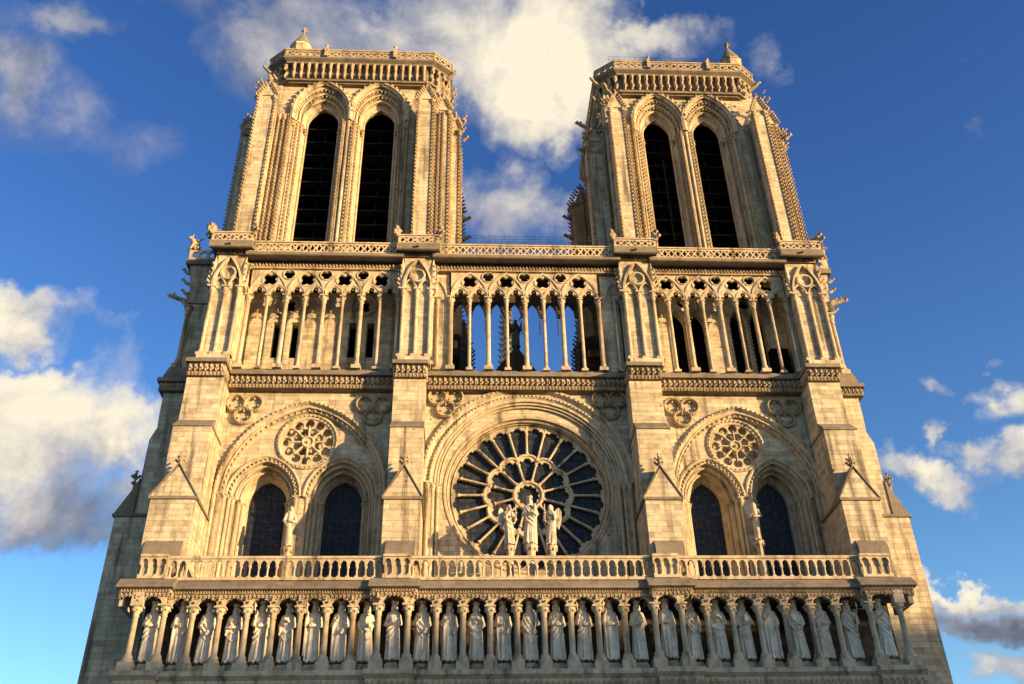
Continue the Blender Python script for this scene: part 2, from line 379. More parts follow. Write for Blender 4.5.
# ---------------- side bays: relieving arch, tympanum with blind rose, twin lancets
def side_bay(cx,half,bigp,wins,wh,gh,rx,rz,rR):
    bay=part('window_bay',cath)
    m=MB()
    h=xz(bigp)
    x0,x1=cx-half-.2,cx+half+.2
    wp=[arch(w,27.05,wh-.12,2.72,20.35,12) for w in wins]
    outer=[(x0,20.0),(xz(wp[0])[0][0],20.0)]+xz(wp[0])+[(xz(wp[0])[-1][0],20.0),(xz(wp[1])[0][0],20.0)]+xz(wp[1])+[(xz(wp[1])[-1][0],20.0),(x1,20.0),(x1,34),(x0,34)]
    m.plate(outer,[circ(rx,rz,rR-.1,48)],.36,.52)
    m.obj('tympanum','wall',bay)
    m=MB()   # relieving arch mouldings
    m.sweep(bigp,[(.42,0),(.42,-.26),(.3,-.3),(.2,-.06),(.02,-.02),(.0,.0),(-.02,.12),(-.16,.1),(-.2,.36)])
    m.roll(bigp,.04,-.04,.07)
    arcpts=bigp[1:-1]
    m.beads(arcpts,.36,-.3,.33,.1,False,.1); m.beads(arcpts,-.1,.08,.42,.12,False,.12)
    m.obj('relieving_arch','carved',bay)
    # blind rose
    m=MB(); m.plate(circ(rx,rz,rR+.05,48),[],.92,1.0); m.sweep([(rx,rz,p[2],p[3]) for p in full[::2]],[(rR-.1,.5),(rR-.1,.93)],True); 
    m.obj('rose_backing','wall',bay)
    m=MB(); hs=[]
    for k in range(12):
        c=R(90+30*k) if k%2==0 else R(90+30*k)
        a0=c; P=[]
        for i in range(13):
            t=2*PI*i/12
        hs.append([(rx+ (rR*.76)*math.cos(a0)+rR*.175*math.cos(t),rz+(rR*.76)*math.sin(a0)+rR*.175*math.sin(t)) for t in [2*PI*i/14 for i in range(14)]])
    for k in range(8):
        c=R(22.5+45*k); h_=R(19.5)
        P=[(c-h_*.6,.26),(c+h_*.6,.26),(c+h_,.47),(c+h_*.75,.54),(c+h_*.3,.555),(c,.6),(c-h_*.3,.555),(c-h_*.75,.54),(c-h_,.47)]
        hs.append([(rx+rR*r*math.cos(a),rz+rR*r*math.sin(a)) for a,r in P])
    m.plate(circ(rx,rz,rR-.02,48),hs,.4,.63)
    cp=[(rx,rz,a[2],a[3]) for a in full[::2]]
    m.sweep(cp,[(rR+.22,.36),(rR+.22,.24),(rR+.1,.2),(rR,.3),(rR-.12,.32),(rR-.14,.45)],True)
    m.roll(cp,rR*.2,.36,.07,True,6); m.knob(rx,.34,rz,.13)
    m.beads(cp,rR+.1,.2,.3,.085,True,.08)
    for k in range(8):
        a=R(45*k); m.tube((rx+rR*.24*math.cos(a),.38,rz+rR*.24*math.sin(a)),(rx+rR*.66*math.cos(a),.38,rz+rR*.66*math.sin(a)),.055,.055,6)
    m.obj('blind_rose','carved',bay)
    # windows
    for w in wins:
        m=MB(); hp=arch(w,27.05,wh,2.8,None,12)
        gp=arch(w,27.25,gh,1.65,20.35,12)
        m.sweep(hp,[(.1,.36),(.1,.22),(0,.18),(-.1,.3)])
        # stepped orders between hood and glass
        def order(f): # path interpolated between hood and glass arches
            A=arch(w,27.05,wh-.12,2.72,20.35,12); B=gp
            return [(a[0]*(1-f)+b[0]*f,a[1]*(1-f)+b[1]*f,a[2],a[3]) for a,b in zip(A,B)]
        st=[0,.18,.2,.42,.44,.66,.68,1]; ys=[.36,.4,.72,.76,1.15,1.2,1.6,2.05]
        for i in range(len(st)-1):
            A=order(st[i]);B=order(st[i+1]); v=[(a[0],ys[i],a[1]) for a in A]+[(b[0],ys[i+1],b[1]) for b in B]; n=len(A)
            m.add(v,[(j,j+1,j+1+n,j+n) for j in range(n-1)])
        A=order(1); n=len(A); m.add([(a[0],2.05,a[1]) for a in A]+[(a[0],2.4,a[1]) for a in A],[(j,j+1,j+1+n,j+n) for j in range(n-1)])
        m.roll(order(.18)[1:-1],0,.38,.07); m.roll(order(.42)[1:-1],0,.74,.07); m.roll(order(.66)[1:-1],0,1.18,.07)
        m.beads(order(.1)[1:-1],0,.3,.3,.1,False,.1)
        m.obj('lancet_surround','carved',bay)
        for f,y in ((.1,.36),(.3,.62),(.54,1.0),(.78,1.5)):
            o=order(f)
            for s,ip in ((-1,0),(1,-1)): column('jamb_column',bay,o[ip][0],y+.05,20.35,27.1,.115,.42,.4,n=8)
        m=MB(); m.plate(xz(gp),[],2.3,2.36); m.obj('glass','glass',bay)
    # outer jamb shafts under the relieving arch
    for s in (-1,1):
        for dx,yy in ((.12,-.02),(-.22,.2)):
            column('jamb_column',bay,cx+s*(half+dx-.0),yy,20.35,27.15,.12,.42,.4,n=8)
    return bay
side_bay(-14.55,5.0,big[0],(-16.97,-12.07),2.32,1.22,-14.5,31.0,1.8)
side_bay(14.3,4.75,big[2],(11.9,16.4),2.16,1.06,14.05,30.85,1.74)

# ---------------- trefoil ornaments on the wall
for cx,cz in ((-18.85,33.15),(-10.3,33.15),(-5.5,33.75),(5.65,33.65),(10.55,33.15),(17.7,33.15)):
    m=MB()
    for dx,dz in ((-.58,.42),(.58,.42),(0,-.5)):
        cp=[(cx+dx,cz+dz,math.cos(2*PI*i/24),math.sin(2*PI*i/24)) for i in range(24)]
        m.sweep(cp,[(.68,.01),(.66,-.26),(.58,-.32),(.5,-.26),(.48,.0)],True)
        m.beads(cp,.58,-.3,.17,.07,True,.09)
        for k in range(3):
            t=R(90+120*k); m.knob(cx+dx+.36*math.cos(t),-.18,cz+dz+.36*math.sin(t),.13,.14)
    m.knob(cx,-.22,cz+.1,.2,.2)
    m.obj('trefoil_ornament','foliage',cath)

# ---------------- buttresses z 20 - 36 and below
def buttress(i):
    (x0,x1),(l0,l1)=BT[i],LOW[i]
    b=part('buttress',cath)
    m=MB()
    m.box(l0,l1,-3.6,0,19.5,25.2)
    # middle stage with sloped set-off, upper stage
    m.prismx([(0,25.2),(-2.65,25.2),(-2.65,30.55),(-1.9,31.3),(-1.9,34.6),(0,34.6)],x0,x1)
    o=m.obj('shaft','wall',b)
    m=MB()
    m.box(x0-.05,x1+.05,-2.74,-.02,30.5,30.64)
    m.prismx([(-2.7,30.64),(-1.92,31.34),(-1.88,31.3),(-1.88,30.6)],x0-.01,x1+.01); m.cut()
    m.box(l0-.1,l1+.1,-3.72,-.02,25.12,25.3); m.cut()
    m.prismx([(-3.66,20.3),(-3.95,20.55),(-3.95,22.1),(-3.62,22.55),(-3.5,22.5),(-3.5,20.3)],l0+.25,l1-.25)
    m.obj('drip_moulding','worn_shade',b)
    m=MB()  # gabled cap
    cx=(l0+l1)/2; 
    m.prism([(l0-.05,25.3),(l1+.05,25.3),(cx,27.25)],-3.66,-2.4)
    m.obj('gabled_cap','wall',b)
    m=MB()
    for s in (-1,1):
        xe=l0-.12 if s<0 else l1+.12
        m.add([(xe,-3.74,25.2),(xe,-2.2,25.2),(cx,-2.2,27.38),(cx,-3.74,27.38),(xe,-3.74,25.32),(xe,-2.2,25.32),(cx,-2.2,27.5),(cx,-3.74,27.5)],[(0,1,2,3),(4,5,6,7),(0,1,5,4),(1,2,6,5),(2,3,7,6),(3,0,4,7)])
    m.obj('gable_roof','worn_shade',b)
    m=MB()
    m.tube((cx,-3.5,27.3),(cx,-3.5,28.25),.08,.05,6); 
    for z,r in ((27.62,.2),(27.92,.15)):
        for k in range(4):
            a=k*PI/2; m.crocket(cx+.04*math.cos(a),-3.5+.04*math.sin(a),z,math.cos(a),math.sin(a),r)
    m.knob(cx,-3.5,28.25,.1)
    m.obj('finial','foliage',b)
    return b
for i in range(4): buttress(i)

# ---------------- outer (north and south) buttress masses
def flank(s,X0,Xa,Xb,Xc):
    """s=-1 north, 1 south; X0 face of the corner buttress, Xa lowest outer face, Xb middle, Xc upper"""
    b=part('side_buttress',cath)
    m=MB()
    def bx(a,c,y0,y1,z0,z1): m.box(min(a,c),max(a,c),y0,y1,z0,z1)
    bx(X0,Xa,.9,5.5,0,26.0)
    m.prism([(X0,26.0),(Xb,26.0),(Xb,31.4),(Xb-s*.35,32.3),(Xc,33.4),(Xc,35.0),(X0,35.0)],.95,5.4)
    m.obj('shaft','wall',b)
    m=MB(); bx(X0-s*.2,Xa+s*.15,.78,5.6,25.95,26.12)
    m.prism([(Xa+s*.1,26.12),(Xb+s*.02,26.12),(Xb+s*.02,28.6),(Xb+s*.25,28.0)],.85,5.5)
    m.obj('sloped_cap','worn_shade',b)
    m=MB(); fx=Xb+s*.38; m.tube((fx,1.1,27.6),(fx,1.1,29.1),.1,.06,6)
    for z,r in ((28.3,.18),(28.75,.22)):
        for k in range(4):
            a=k*PI/2; m.crocket(fx,1.1,z,math.cos(a),math.sin(a),r)
    m.knob(fx,1.1,29.15,.14); m.obj('finial','foliage',b)
    m=MB(); bx(X0,Xc+s*.3,.6,5.6,35.0,35.2); bx(X0,Xc+s*.45,.45,5.8,35.65,35.95); bx(X0,Xc+s*.2,.7,5.5,35.2,35.65)
    m.prism([(X0,35.95),(Xc+s*.3,35.95),(Xc-s*.1,36.9),(X0,36.9)],.7,5.5)
    m.obj('cornice','worn_shade',b)
    m=MB(); leafband(m,min(X0,Xc+s*.3),max(X0,Xc+s*.3),.62,35.15,35.65); leafband(m,.6,5.4,Xc+s*.28,35.15,35.65,side=True)
    m.obj('leaf_frieze','foliage',b)
    # upper stage z 36.9-46
    Xd=Xc-s*.45
    m=MB(); bx(X0-s*.4,Xd-s*.12,1.2,4.8,36.9,46.0)
    m.prism([(X0-s*.4,42.6),(Xd+s*.1,42.6),(Xd+s*.2,44.0),(Xd+s*.5,46.0),(X0-s*.4,46.0)],1.0,5.0)
    m.obj('upper_shaft','wall',b)
    for y in (1.1,3.0,4.7): column('corner_column',b,Xd-s*.02,y,36.9,42.3,.17,.8,.9)
    m=MB()
    for k in range(4):
        z=42.6+k*.95; m.crocket(Xd+s*(.2+.1*k),1.0,z,s,-.3,.3); m.crocket(Xd+s*(.2+.1*k),3.0,z,s,-.1,.32)
    for k in range(3): m.crocket(Xd+s*.1,1.0,42.7+k*.3,s*.5,-.8,.2)
    m.obj('crocket_cluster','foliage',b)
    m=MB(); bx(X0-s*.4,Xd+s*.75,.75,5.2,46.0,46.45); m.obj('ledge','worn_shade',b)
    # corner parapet and beast
    m=MB(); m.plate(rect(min(X0-s*.3,Xd+s*.65),max(X0-s*.3,Xd+s*.65),46.45,47.35),[foil(min(X0-s*.3,Xd+s*.65)+.45+j*.62,46.9,.26,4) for j in range(int(abs(Xd+s*.65-X0+s*.3)/.62)-0)] ,.8,.95)
    bx(Xd+s*.55,Xd+s*.65,.96,5.1,46.45,47.35); m.obj('parapet','carved',b)
    # gargoyle spout
    g=MB(); z=43.6 if s>0 else 43.2; g.tube((Xd,2.0,z),(Xd+s*1.1,1.7,z+.25),.24,.16,7); g.tube((Xd+s*1.1,1.7,z+.25),(Xd+s*1.55,1.6,z+.45),.16,.2,7); g.knob(Xd+s*1.7,1.55,z+.45,.22); g.knob(Xd+s*1.4,1.6,z+.7,.1)
    g.knob(Xd+s*.5,2.0,z+.3,.2,.12,.3)
    g.obj('gargoyle','foliage',b)
    return Xd
XdL=flank(-1,-22.3,-26.1,-25.0,-24.7); XdR=flank(1,21.1,25.0,23.95,23.65)
def beast(x,y,z,face,h=1.3):
    """a crouching chimera on the parapet corner"""
    m=MB(); c,s_=math.cos(face),math.sin(face)
    P=lambda f,l,u:(x+f*c-l*s_,y+f*s_+l*c,z+u)
    m.tube(P(-.2,0,.25*h),P(.12,0,.72*h),.26*h,.18*h,8); m.tube(P(.12,0,.7*h),P(.3,0,.86*h),.12*h,.1*h,7)
    m.tube(P(.22,0,.86*h),P(.5,0,.84*h),.15*h,.07*h,7)
    for l in (-.13,.13):
        m.tube(P(.1,l*h,.55*h),P(.3,l*h,.02*h),.08*h,.06*h,6); m.tube(P(-.25,l*h*1.5,.2*h),P(.05,l*h*1.7,.03*h),.13*h,.08*h,6)
        m.tube(P(.26,l*h*.6,.93*h),P(.2,l*h*.9,1.12*h),.045*h,.01,5)
        m.tube(P(-.1,l*h*1.2,.65*h),P(-.55,l*h*2.2,.95*h),.1*h,.03*h,5)
    return m.obj('chimera','foliage',cath)
beast(XdL-.5,1.0,47.35,R(215),1.35); beast(XdR+.45,1.0,47.35,R(-35),1.3)

# ---------------- cornice band z 34.5 - 35.9
def band(x0,x1,yf,zt,mname='cornice',ret=0):
    c=part(mname,cath)
    m=MB(); m.box(x0-.12,x1+.12,yf-.12,ret,zt-.28,zt); 
    m.prismx([(yf-.02,zt-.01),(yf+.9 if ret>yf+.9 else ret,zt+.22),(yf+.9 if ret>yf+.9 else ret,zt-.01)],x0-.06,x1+.06)
    m.obj('slab','worn_shade',c)
    m=MB(); m.box(x0,x1,yf+.16,ret,zt-1.2,zt-.28); m.obj('bed','soot_shade',c)
    m=MB(); leafband(m,x0,x1,yf+.08,zt-.85,zt-.3,.34,d=.14); leafband(m,x0,x1,yf+.14,zt-1.18,zt-.92,.22,d=.07)
    if ret-yf>.6 and (x1-x0)<4:
        leafband(m,yf+.1,ret,x0-.0,zt-.85,zt-.3,.34,True,.12); leafband(m,yf+.1,ret,x1+.0,zt-.85,zt-.3,.34,True,.12)
    m.obj('leaf_frieze','foliage',c)
for a,b in ((-20.05,-8.9),(-6.8,6.8),(8.95,19.05)): band(a,b,-.75,35.75,ret=.5)
for i,(a,b) in enumerate(BT): band(a-.02,b+.02,-2.3,35.75,ret=0)

# ---------------- colonnade stage z 35.9 - 46.5
XZ=[(-22.1,-19.95),(-8.75,-6.55),(7.05,9.35),(19.45,21.75)]   # zone shafts at this level
m=MB()
m.box(-20.2,-8.9,-.65,3.2,35.7,36.0); m.cut(); m.box(-6.8,6.8,-.65,12,35.7,36.0); m.cut(); m.box(8.9,19.2,-.65,3.2,35.7,36.0)
m.obj('gallery_floor','worn_shade',cath)
# back walls with openings of the side bays
m=MB()
def slit(x,z0,z1,w): return rect(x-w/2,x+w/2,z0,z1)
m.plate(rect(-21.4,-8.2,36,44.1),[slit(-17.85,38.3,41.4,.55),slit(-16.55,38.3,41.4,.55),circ(-17.2,42.95,.75,20),slit(-12.4,38.4,41.4,.55),slit(-11.1,38.4,41.4,.55),circ(-11.75,42.95,.75,20)],1.6,2.4)
m.cut()
def lanc(x,w,z0,zs,zt): return xz(arch(x,zs,w/2,zt-zs,z0,6))
m.plate(rect(8.2,20.9,36,44.1),[lanc(11.6,1.25,36.6,41.6,42.9),lanc(13.1,1.25,36.6,41.6,42.9),circ(12.35,43.7,.6,20),lanc(16.1,1.25,36.6,41.6,42.9),lanc(17.6,1.25,36.6,41.6,42.9),circ(16.85,43.7,.6,20)],1.6,2.4)
m.obj('gallery_back_wall','wall',cath)
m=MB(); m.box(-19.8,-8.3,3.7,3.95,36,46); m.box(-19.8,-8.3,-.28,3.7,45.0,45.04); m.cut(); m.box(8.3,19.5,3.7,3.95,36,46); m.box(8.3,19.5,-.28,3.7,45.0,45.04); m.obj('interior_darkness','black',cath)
for x in (11.6,13.1,16.1,17.6):     # crocketed lancet surrounds
    m=MB(); p=arch(x,41.6,.625,1.3,36.6,8)
    m.roll(p,.02,1.58,.08); 
    m.beads(p,-.1,1.75,.34,.11,False,.12)
    m.obj('crocketed_lancet','carved',cath)
for x in (-17.2,-11.75):
    m=MB(); m.sweep([(x,42.95,math.cos(2*PI*i/24),math.sin(2*PI*i/24)) for i in range(24)],[(1.1,1.6),(1.05,1.45),(.85,1.5),(.75,1.7)],True)
    m.beads([(x,42.95,math.cos(2*PI*i/24),math.sin(2*PI*i/24)) for i in range(24)],1.0,1.42,.26,.1,True); m.plate(circ(x,42.95,.78,20),[foil(x,42.95,.5,4,32,PI/4,.3)],1.75,1.85); m.obj('oculus_ring','carved',cath)
m=MB(); m.box(17.9,19.2,.6,1.3,36.1,38.9); m.obj('dark_panel','black',cath)  # dark panel for the boards behind the balustrade

def arcade(x0,x1,n,solid_ends):
    a=part('colonnade',cath); w=(x1-x0)/n; y0,y1=-.82,-.42
    yc=(y0+y1)/2; m=MB()
    # bottom outline follows cusped sub arches
    bot=[(x0-.02,42.15)]
    heads=[]
    for i in range(2*n):
        c=x0+(i+.5)*w/2; h=w/4-.13
        bot.append((c-h-.001,42.15)); bot+=trefoil_arch(c,42.15,h,1.0); bot.append((c+h+.001,42.15))
    bot.append((x1+.02,42.15))
    outer=bot+[(x1+.02,44.45),(x0-.02,44.45)]
    holes=[]
    for i in range(n):
        c=x0+(i+.5)*w; holes.append(foil(c,43.57,w*.2,4,36,PI/4,.36))
    for i in range(1,n):
        c=x0+i*w; holes.append(foil(c,43.99,w*.155,3,36,-PI/2,.36))
    m.plate(outer,holes,y0+.12,y1-.08)
    for i in range(n):
        c=x0+(i+.5)*w; p=arch(c,42.15,w/2,2.2,None,10); m.roll(p,-.04,y0+.08,.055); 
        m.sweep(p,[(.05,y0+.12),(.05,y0+.03),(-.08,y0+.03),(-.11,y0+.12)])
        for s in (-1,1):
            q=arch(c+s*w/4,42.15,w/4,.98,None,6); m.sweep(q,[(.02,y0+.14),(.02,y0+.06),(-.07,y0+.06),(-.09,y0+.14)])
        m.roll([(c,43.56,math.cos(2*PI*k/20),math.sin(2*PI*k/20)) for k in range(20)],w*.225,y0+.1,.035,True)
        for s in (-1,1):     # little leaf knobs hanging from the cusps
            m.knob(c+s*w*.25-.24,yc,42.55,.08); m.knob(c+s*w*.25+.24,yc,42.55,.08)
            m.knob(c+s*w*.25,yc,42.72,.05)
    for i in range(1,n):
        c=x0+i*w; m.roll([(c,43.98,math.cos(2*PI*k/18),math.sin(2*PI*k/18)) for k in range(18)],w*.165,y0+.08,.05,True)
    m.obj('tracery_arcade','carved',a)
    m=MB()
    for i in range(2*n):      # fringe of leaves inside the arches
        c=x0+(i+.5)*w/2; h=w/4-.1
        for k in range(5):
            for s in (-1,1): m.knob(c+s*h,yc+.1,42.1-k*.0+.12*k,.07)
    for i in range(2*n):
        c=x0+(i+.5)*w/2; h=w/4
        if solid_ends: 
            for k in range(7):
                for s in (-1,1): m.knob(c+s*(h-.05),y1+.15,41.95-k*.21,.12-.008*k,.1,.1)
    m.obj('leaf_fringe','foliage',a)
    for i in range(2*n+1):
        x=x0+i*w/2; thick=i%2==0
        column('column',a,x,yc,35.98,42.17,.165 if thick else .12,.62,.62 if thick else .4,capr=1.7)
    if solid_ends:   # closing piers beside the open arcade
        p=MB(); p.box(-6.85,x0-.15,-.45,1.2,36.0,44.45); p.cut(); p.box(x1+.25,6.9,-.45,1.2,36.0,44.45)
        p.obj('pier','wall',a)
        for sx,xx in ((-1,x0-.95),(1,x1+1.2)):
            column('column',a,xx,-.6,35.98,42.17,.12,.62,.4)
            q=MB(); q.roll(arch(xx,42.15,.65,1.6,None,8),0,-.52,.07); q.obj('blind_arch','carved',a)
    # entablature above
    return a
arcade(-19.6,-8.98,4,False); arcade(-5.24,5.4,4,True); arcade(9.3,19.25,4,False)
ent=[(-20.0,-8.7),(-6.6,7.1),(9.3,19.5)]
for a,b in ent:
    c=part('upper_cornice',cath)
    m=MB(); m.box(a,b,-.78,-.3,44.45,45.05); m.prismx([(-.78,45.16),(-1.2,45.06),(-1.78,44.93),(-1.86,44.98),(-1.86,45.2),(4,45.2),(4,45.06),(-.3,45.06)],a,b); m.obj('slab','worn_shade',c)
    m=MB(); m.box(a,b,-.9,-.7,44.42,44.52); leafband(m,a,b,-.84,44.52,45.0,.24,d=.13); m.obj('leaf_frieze','foliage',c)
# lattice balustrade of the bays
def lattice(m,x0,x1,z0,z1,y0,y1,step,k=4):
    n=max(1,int(round((x1-x0)/step))); st=(x1-x0)/n; h=[]
    zc=(z0+z1)/2; hh=(z1-z0)/2-.14
    for i in range(n):
        c=x0+(i+.5)*st; h.append([(c-st*.36,zc),(c,zc-hh),(c+st*.36,zc),(c,zc+hh)])
    for i in range(n-1):
        c=x0+(i+1)*st
        for s in (-1,1): h.append([(c-st*.32,zc+s*hh),(c+st*.32,zc+s*hh),(c,zc+s*hh*.28)])
    m.plate(rect(x0,x1,z0,z1),h,y0,y1)
for a,b in ent:
    m=MB(); lattice(m,a-.05,b+.05,45.2,46.07,-1.78,-1.6,.5); m.box(a-.05,b+.05,-1.86,-1.54,46.07,46.18); m.obj('lattice_balustrade','carved',cath)
# zone shafts
for i,(a,b) in enumerate(XZ):
    z=part('gallery_pier',cath); m=MB()
    m.box(a+.1,b-.1,-1.45,1.6,35.75,45.1); m.box(a,b,-1.9,1.2,35.75,36.35); m.obj('shaft','wall',z)
    cx=(a+b)/2
    for x in (a+.15,cx,b-.15): column('column',z,x,-1.6,36.35,42.15,.14,.7,.5)
    for y in (-.6,.5):
        for x in (a+.06,b-.06): column('column',z,x,y,36.35,42.15,.13,.7,.5)
    m=MB()
    p=arch(cx,42.15,(b-a)/2-.1,2.6,None,10); m.sweep(p,[(.08,-1.45),(.08,-1.8),(-.06,-1.82),(-.12,-1.45)])
    m.sweep([(cx,43.35,math.cos(2*PI*k/24),math.sin(2*PI*k/24)) for k in range(24)],[(.62,-1.45),(.58,-1.72),(.45,-1.74),(.38,-1.5),(.3,-1.46)],True)
    for s in (-1,1):
        m.roll(arch(cx+s*(b-a)/4,42.15,(b-a)/4-.08,.85,None,6),0,-1.6,.08)
        m.knob(cx+s*.25,-1.6,42.75,.1)
    # corner gablets and crockets on the sides
    for sx,xx in ((-1,a),(1,b)):
        m.box(xx-.22,xx+.22,-1.75,-1.2,42.15,42.3)
        m.prismx([(-1.7,42.3),(-.2,42.3),(-.95,44.9)],xx-.12,xx+.12)
        for k in range(5): m.crocket(xx+sx*.08,-1.6+.12*k,42.6+.45*k,sx,-.5,.2)
        m.lathe(xx,-1.5,[(.16,42.3),(.18,43.9),(.02,45.0)],6)
        for k in range(3): m.crocket(xx,-1.55,43.2+.5*k,sx*.7,-.7,.16)
    m.obj('blind_gable','carved',z)
    m=MB(); m.box(a-.02,b+.02,-1.62,1.2,45.1,45.16); leafband(m,a,b,-1.6,45.16,45.55,.24,d=.13); leafband(m,-1.5,1.0,a-.02,45.16,45.55,.24,True,.1); leafband(m,-1.5,1.0,b+.02,45.16,45.55,.24,True,.1); m.box(a+.05,b-.05,-1.55,1.2,45.1,45.6); m.obj('leaf_frieze','foliage',z)
    m=MB(); m.box(a-.12,b+.12,-1.75,1.2,45.5,45.6); m.prismx([(-1.76,45.45),(-2.3,45.2),(-2.38,45.25),(-2.38,45.78),(1.2,45.78),(1.2,45.61),(-1.5,45.61)],a-.45,b+.45)
    m.tube((cx,-2.2,45.5),(cx,-2.65,45.4),.12,.09,6)
    m.obj('slab','worn_shade',z)
    m=MB(); lattice(m,a-.38,b+.38,45.78,46.5,-2.28,-2.12,.55); m.box(a-.45,b+.45,-2.36,-2.04,46.5,46.6)
    for xx in (a-.38,b+.3):
        m.box(xx,xx+.08,-2.04,.6,45.78,46.5); m.box(xx-.06,xx+.12,-2.04,.6,46.5,46.58)
    m.obj('lattice_balustrade','carved',z)
    m=MB()
    for xx,dx in ((a-.4,-.7),(b+.4,.7)):
        m.cut()
        m.tube((xx,-2.2,46.4),(xx,-2.2,47.2),.2,.12,6); m.crocket(xx,-2.2,46.7,dx,-.7,.34); m.knob(xx+dx*.2,-2.3,47.3,.22); m.knob(xx-dx*.1,-2.1,47.1,.2,.2,.3)
    m.obj('corner_figure','foliage',z)
beast(-22.75,-1.7,46.55,R(235),1.0); beast(22.2,-1.7,46.55,R(-50),1.1); beast(-6.2,-2.0,46.55,R(-70),.8); beast(6.6,-2.0,46.55,R(250),.9)
# safety railing over the open gallery
m=MB()
for k in range(22):
    x=-5.0+k*.5; m.tube((x,-1.0,46.2),(x,-1.0,47.75),.016,.016,4)
for z in (46.9,47.15,47.4,47.65): m.tube((-5,-1.0,z),(5.5,-1.0,z),.012,.012,4)
m.obj('safety_railing','iron',cath)

# ================================================================== TOWERS
def tower(cx,hw,ops,oh,ch,body,prA,prC,prB,side):
    """cx centre; ops opening centres; oh outer half; ch clear half; body (x0,x1)"""
    t=part('bell_tower',cath)
    x0,x1=body; yw=.3; Z0=45.0; ZT=65.2; zs=60.6
    # front wall with pointed arch openings
    oa=[arch(o,61.75,oh-.1,3.25,46.0,12) for o in ops]
    m=MB()
    outer=[(x0,Z0),(xz(oa[0])[0][0],Z0)]+xz(oa[0])+[(xz(oa[0])[-1][0],Z0),(xz(oa[1])[0][0],Z0)]+xz(oa[1])+[(xz(oa[1])[-1][0],Z0),(x1,Z0),(x1,ZT),(x0,ZT)]
    m.plate(outer,[],yw,yw+.5)
    m.box(x0,x0+.6,.82,14,Z0,ZT); m.box(x1-.6,x1,.82,14,Z0,ZT); m.box(x0+.62,x1-.62,13.4,14,Z0,ZT)
    m.box(x0+.3,x1-.3,.5,13.9,ZT-.02,67.2)
    m.obj('tower_wall','wall',t)
    for o in ops:
        m=MB(); gp=arch(o,61.5,ch+.04,1.85,46.0,12); A0=arch(o,61.75,oh-.1,3.25,46.0,12)
        def order(f): return [(a[0]*(1-f)+b[0]*f,a[1]*(1-f)+b[1]*f,a[2],a[3]) for a,b in zip(A0,gp)]
        st=[0,.1,.12,.36,.38,.62,.64,1]; ys=[.3,.34,.55,.6,.85,.9,1.2,1.4]
        for i in range(len(st)-1):
            A=order(st[i]);B=order(st[i+1]); n=len(A)
            m.add([(a[0],ys[i],a[1]) for a in A]+[(b[0],ys[i+1],b[1]) for b in B],[(j,j+1,j+1+n,j+n) for j in range(n-1)])
        A=order(1); n=len(A); m.add([(a[0],1.4,a[1]) for a in A]+[(a[0],1.75,a[1]) for a in A],[(j,j+1,j+1+n,j+n) for j in range(n-1)])
        for f,y,r in ((.11,.34,.1),(.37,.58,.1),(.63,.88,.1),(.98,1.38,.09)): m.roll(order(f),0,y,r)
        m.sweep(arch(o,61.75,oh-.02,3.35,60.7,12),[(.2,.3),(.2,-.12),(.02,-.2),(-.1,.1),(-.12,.32)]); m.roll(arch(o,61.75,oh-.1,3.25,60.7,12),.0,.05,.1)
        m.obj('arch_moulding','carved',t)
        m=MB(); hp=arch(o,61.75,oh,3.35,None,12)
        m.beads(hp,.22,-.12,.52,.2,False,.18)
        m.cut()
        for f,y in ((.24,.42),(.5,.72)):
            m.beads(order(f)[1:-1],0,y-.08,.38,.15,False,.15)
            L=order(f)
            for ip,s in ((0,1),(-1,-1)):
                m.cut()
                for k in range(36):
                    z=47+k*.39; m.crocket(L[ip][0],y-.06,z,s*.5,-.8,.17)
        m.obj('crocket_strip','foliage',t)
        m=MB()
        for ip,s in ((0,1),(-1,-1)):
            m.cut()
            for f,y in ((-.05,.2),(.12,.32),(.36,.55),(.62,.85),(.9,1.3)):
                L=order(f); xx=L[ip][0]; m.box(xx-.16,xx+.16,y-.18,y+.14,zs+.05,zs+.18); m.lathe(xx,y,[(.1,zs-.5),(.14,zs-.3),(.2,zs-.02)],8)
                for k in range(4): m.knob(xx+.16*math.cos(k*1.6),y-.1-.08*math.sin(k*1.6),zs-.2,.08)
        m.obj('capital_band','foliage',t)
        m=MB()
        for k in range(10):
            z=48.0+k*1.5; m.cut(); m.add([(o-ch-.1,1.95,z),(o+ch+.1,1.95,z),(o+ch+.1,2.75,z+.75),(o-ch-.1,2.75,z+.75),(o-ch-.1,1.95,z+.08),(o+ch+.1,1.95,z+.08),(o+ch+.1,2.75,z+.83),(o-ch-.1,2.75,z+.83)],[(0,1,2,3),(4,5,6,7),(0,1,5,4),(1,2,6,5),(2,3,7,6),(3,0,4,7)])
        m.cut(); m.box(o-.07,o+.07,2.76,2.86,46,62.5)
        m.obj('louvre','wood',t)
    for xs_,s in ((prA[0][1]+.22,1),(prA[0][1]+.62,1),(prA[0][1]+1.0,1),(ops[0]-oh-.12,-1),(ops[1]+oh+.12,1),(prA[1][0]-.3,-1)):
        m=MB(); m.tube((xs_,.24,46),(xs_,.24,61.2),.12,.12,7,False)
        for k in range(36): m.crocket(xs_-s*.05,.12,47+k*.39,.5*s,-.8,.2)
        m.lathe(xs_,.22,[(.12,60.6),(.2,60.9),(.26,61.2),(.26,61.3)],8); m.obj('crocketed_shaft','foliage',t)
    pb=prB[0]
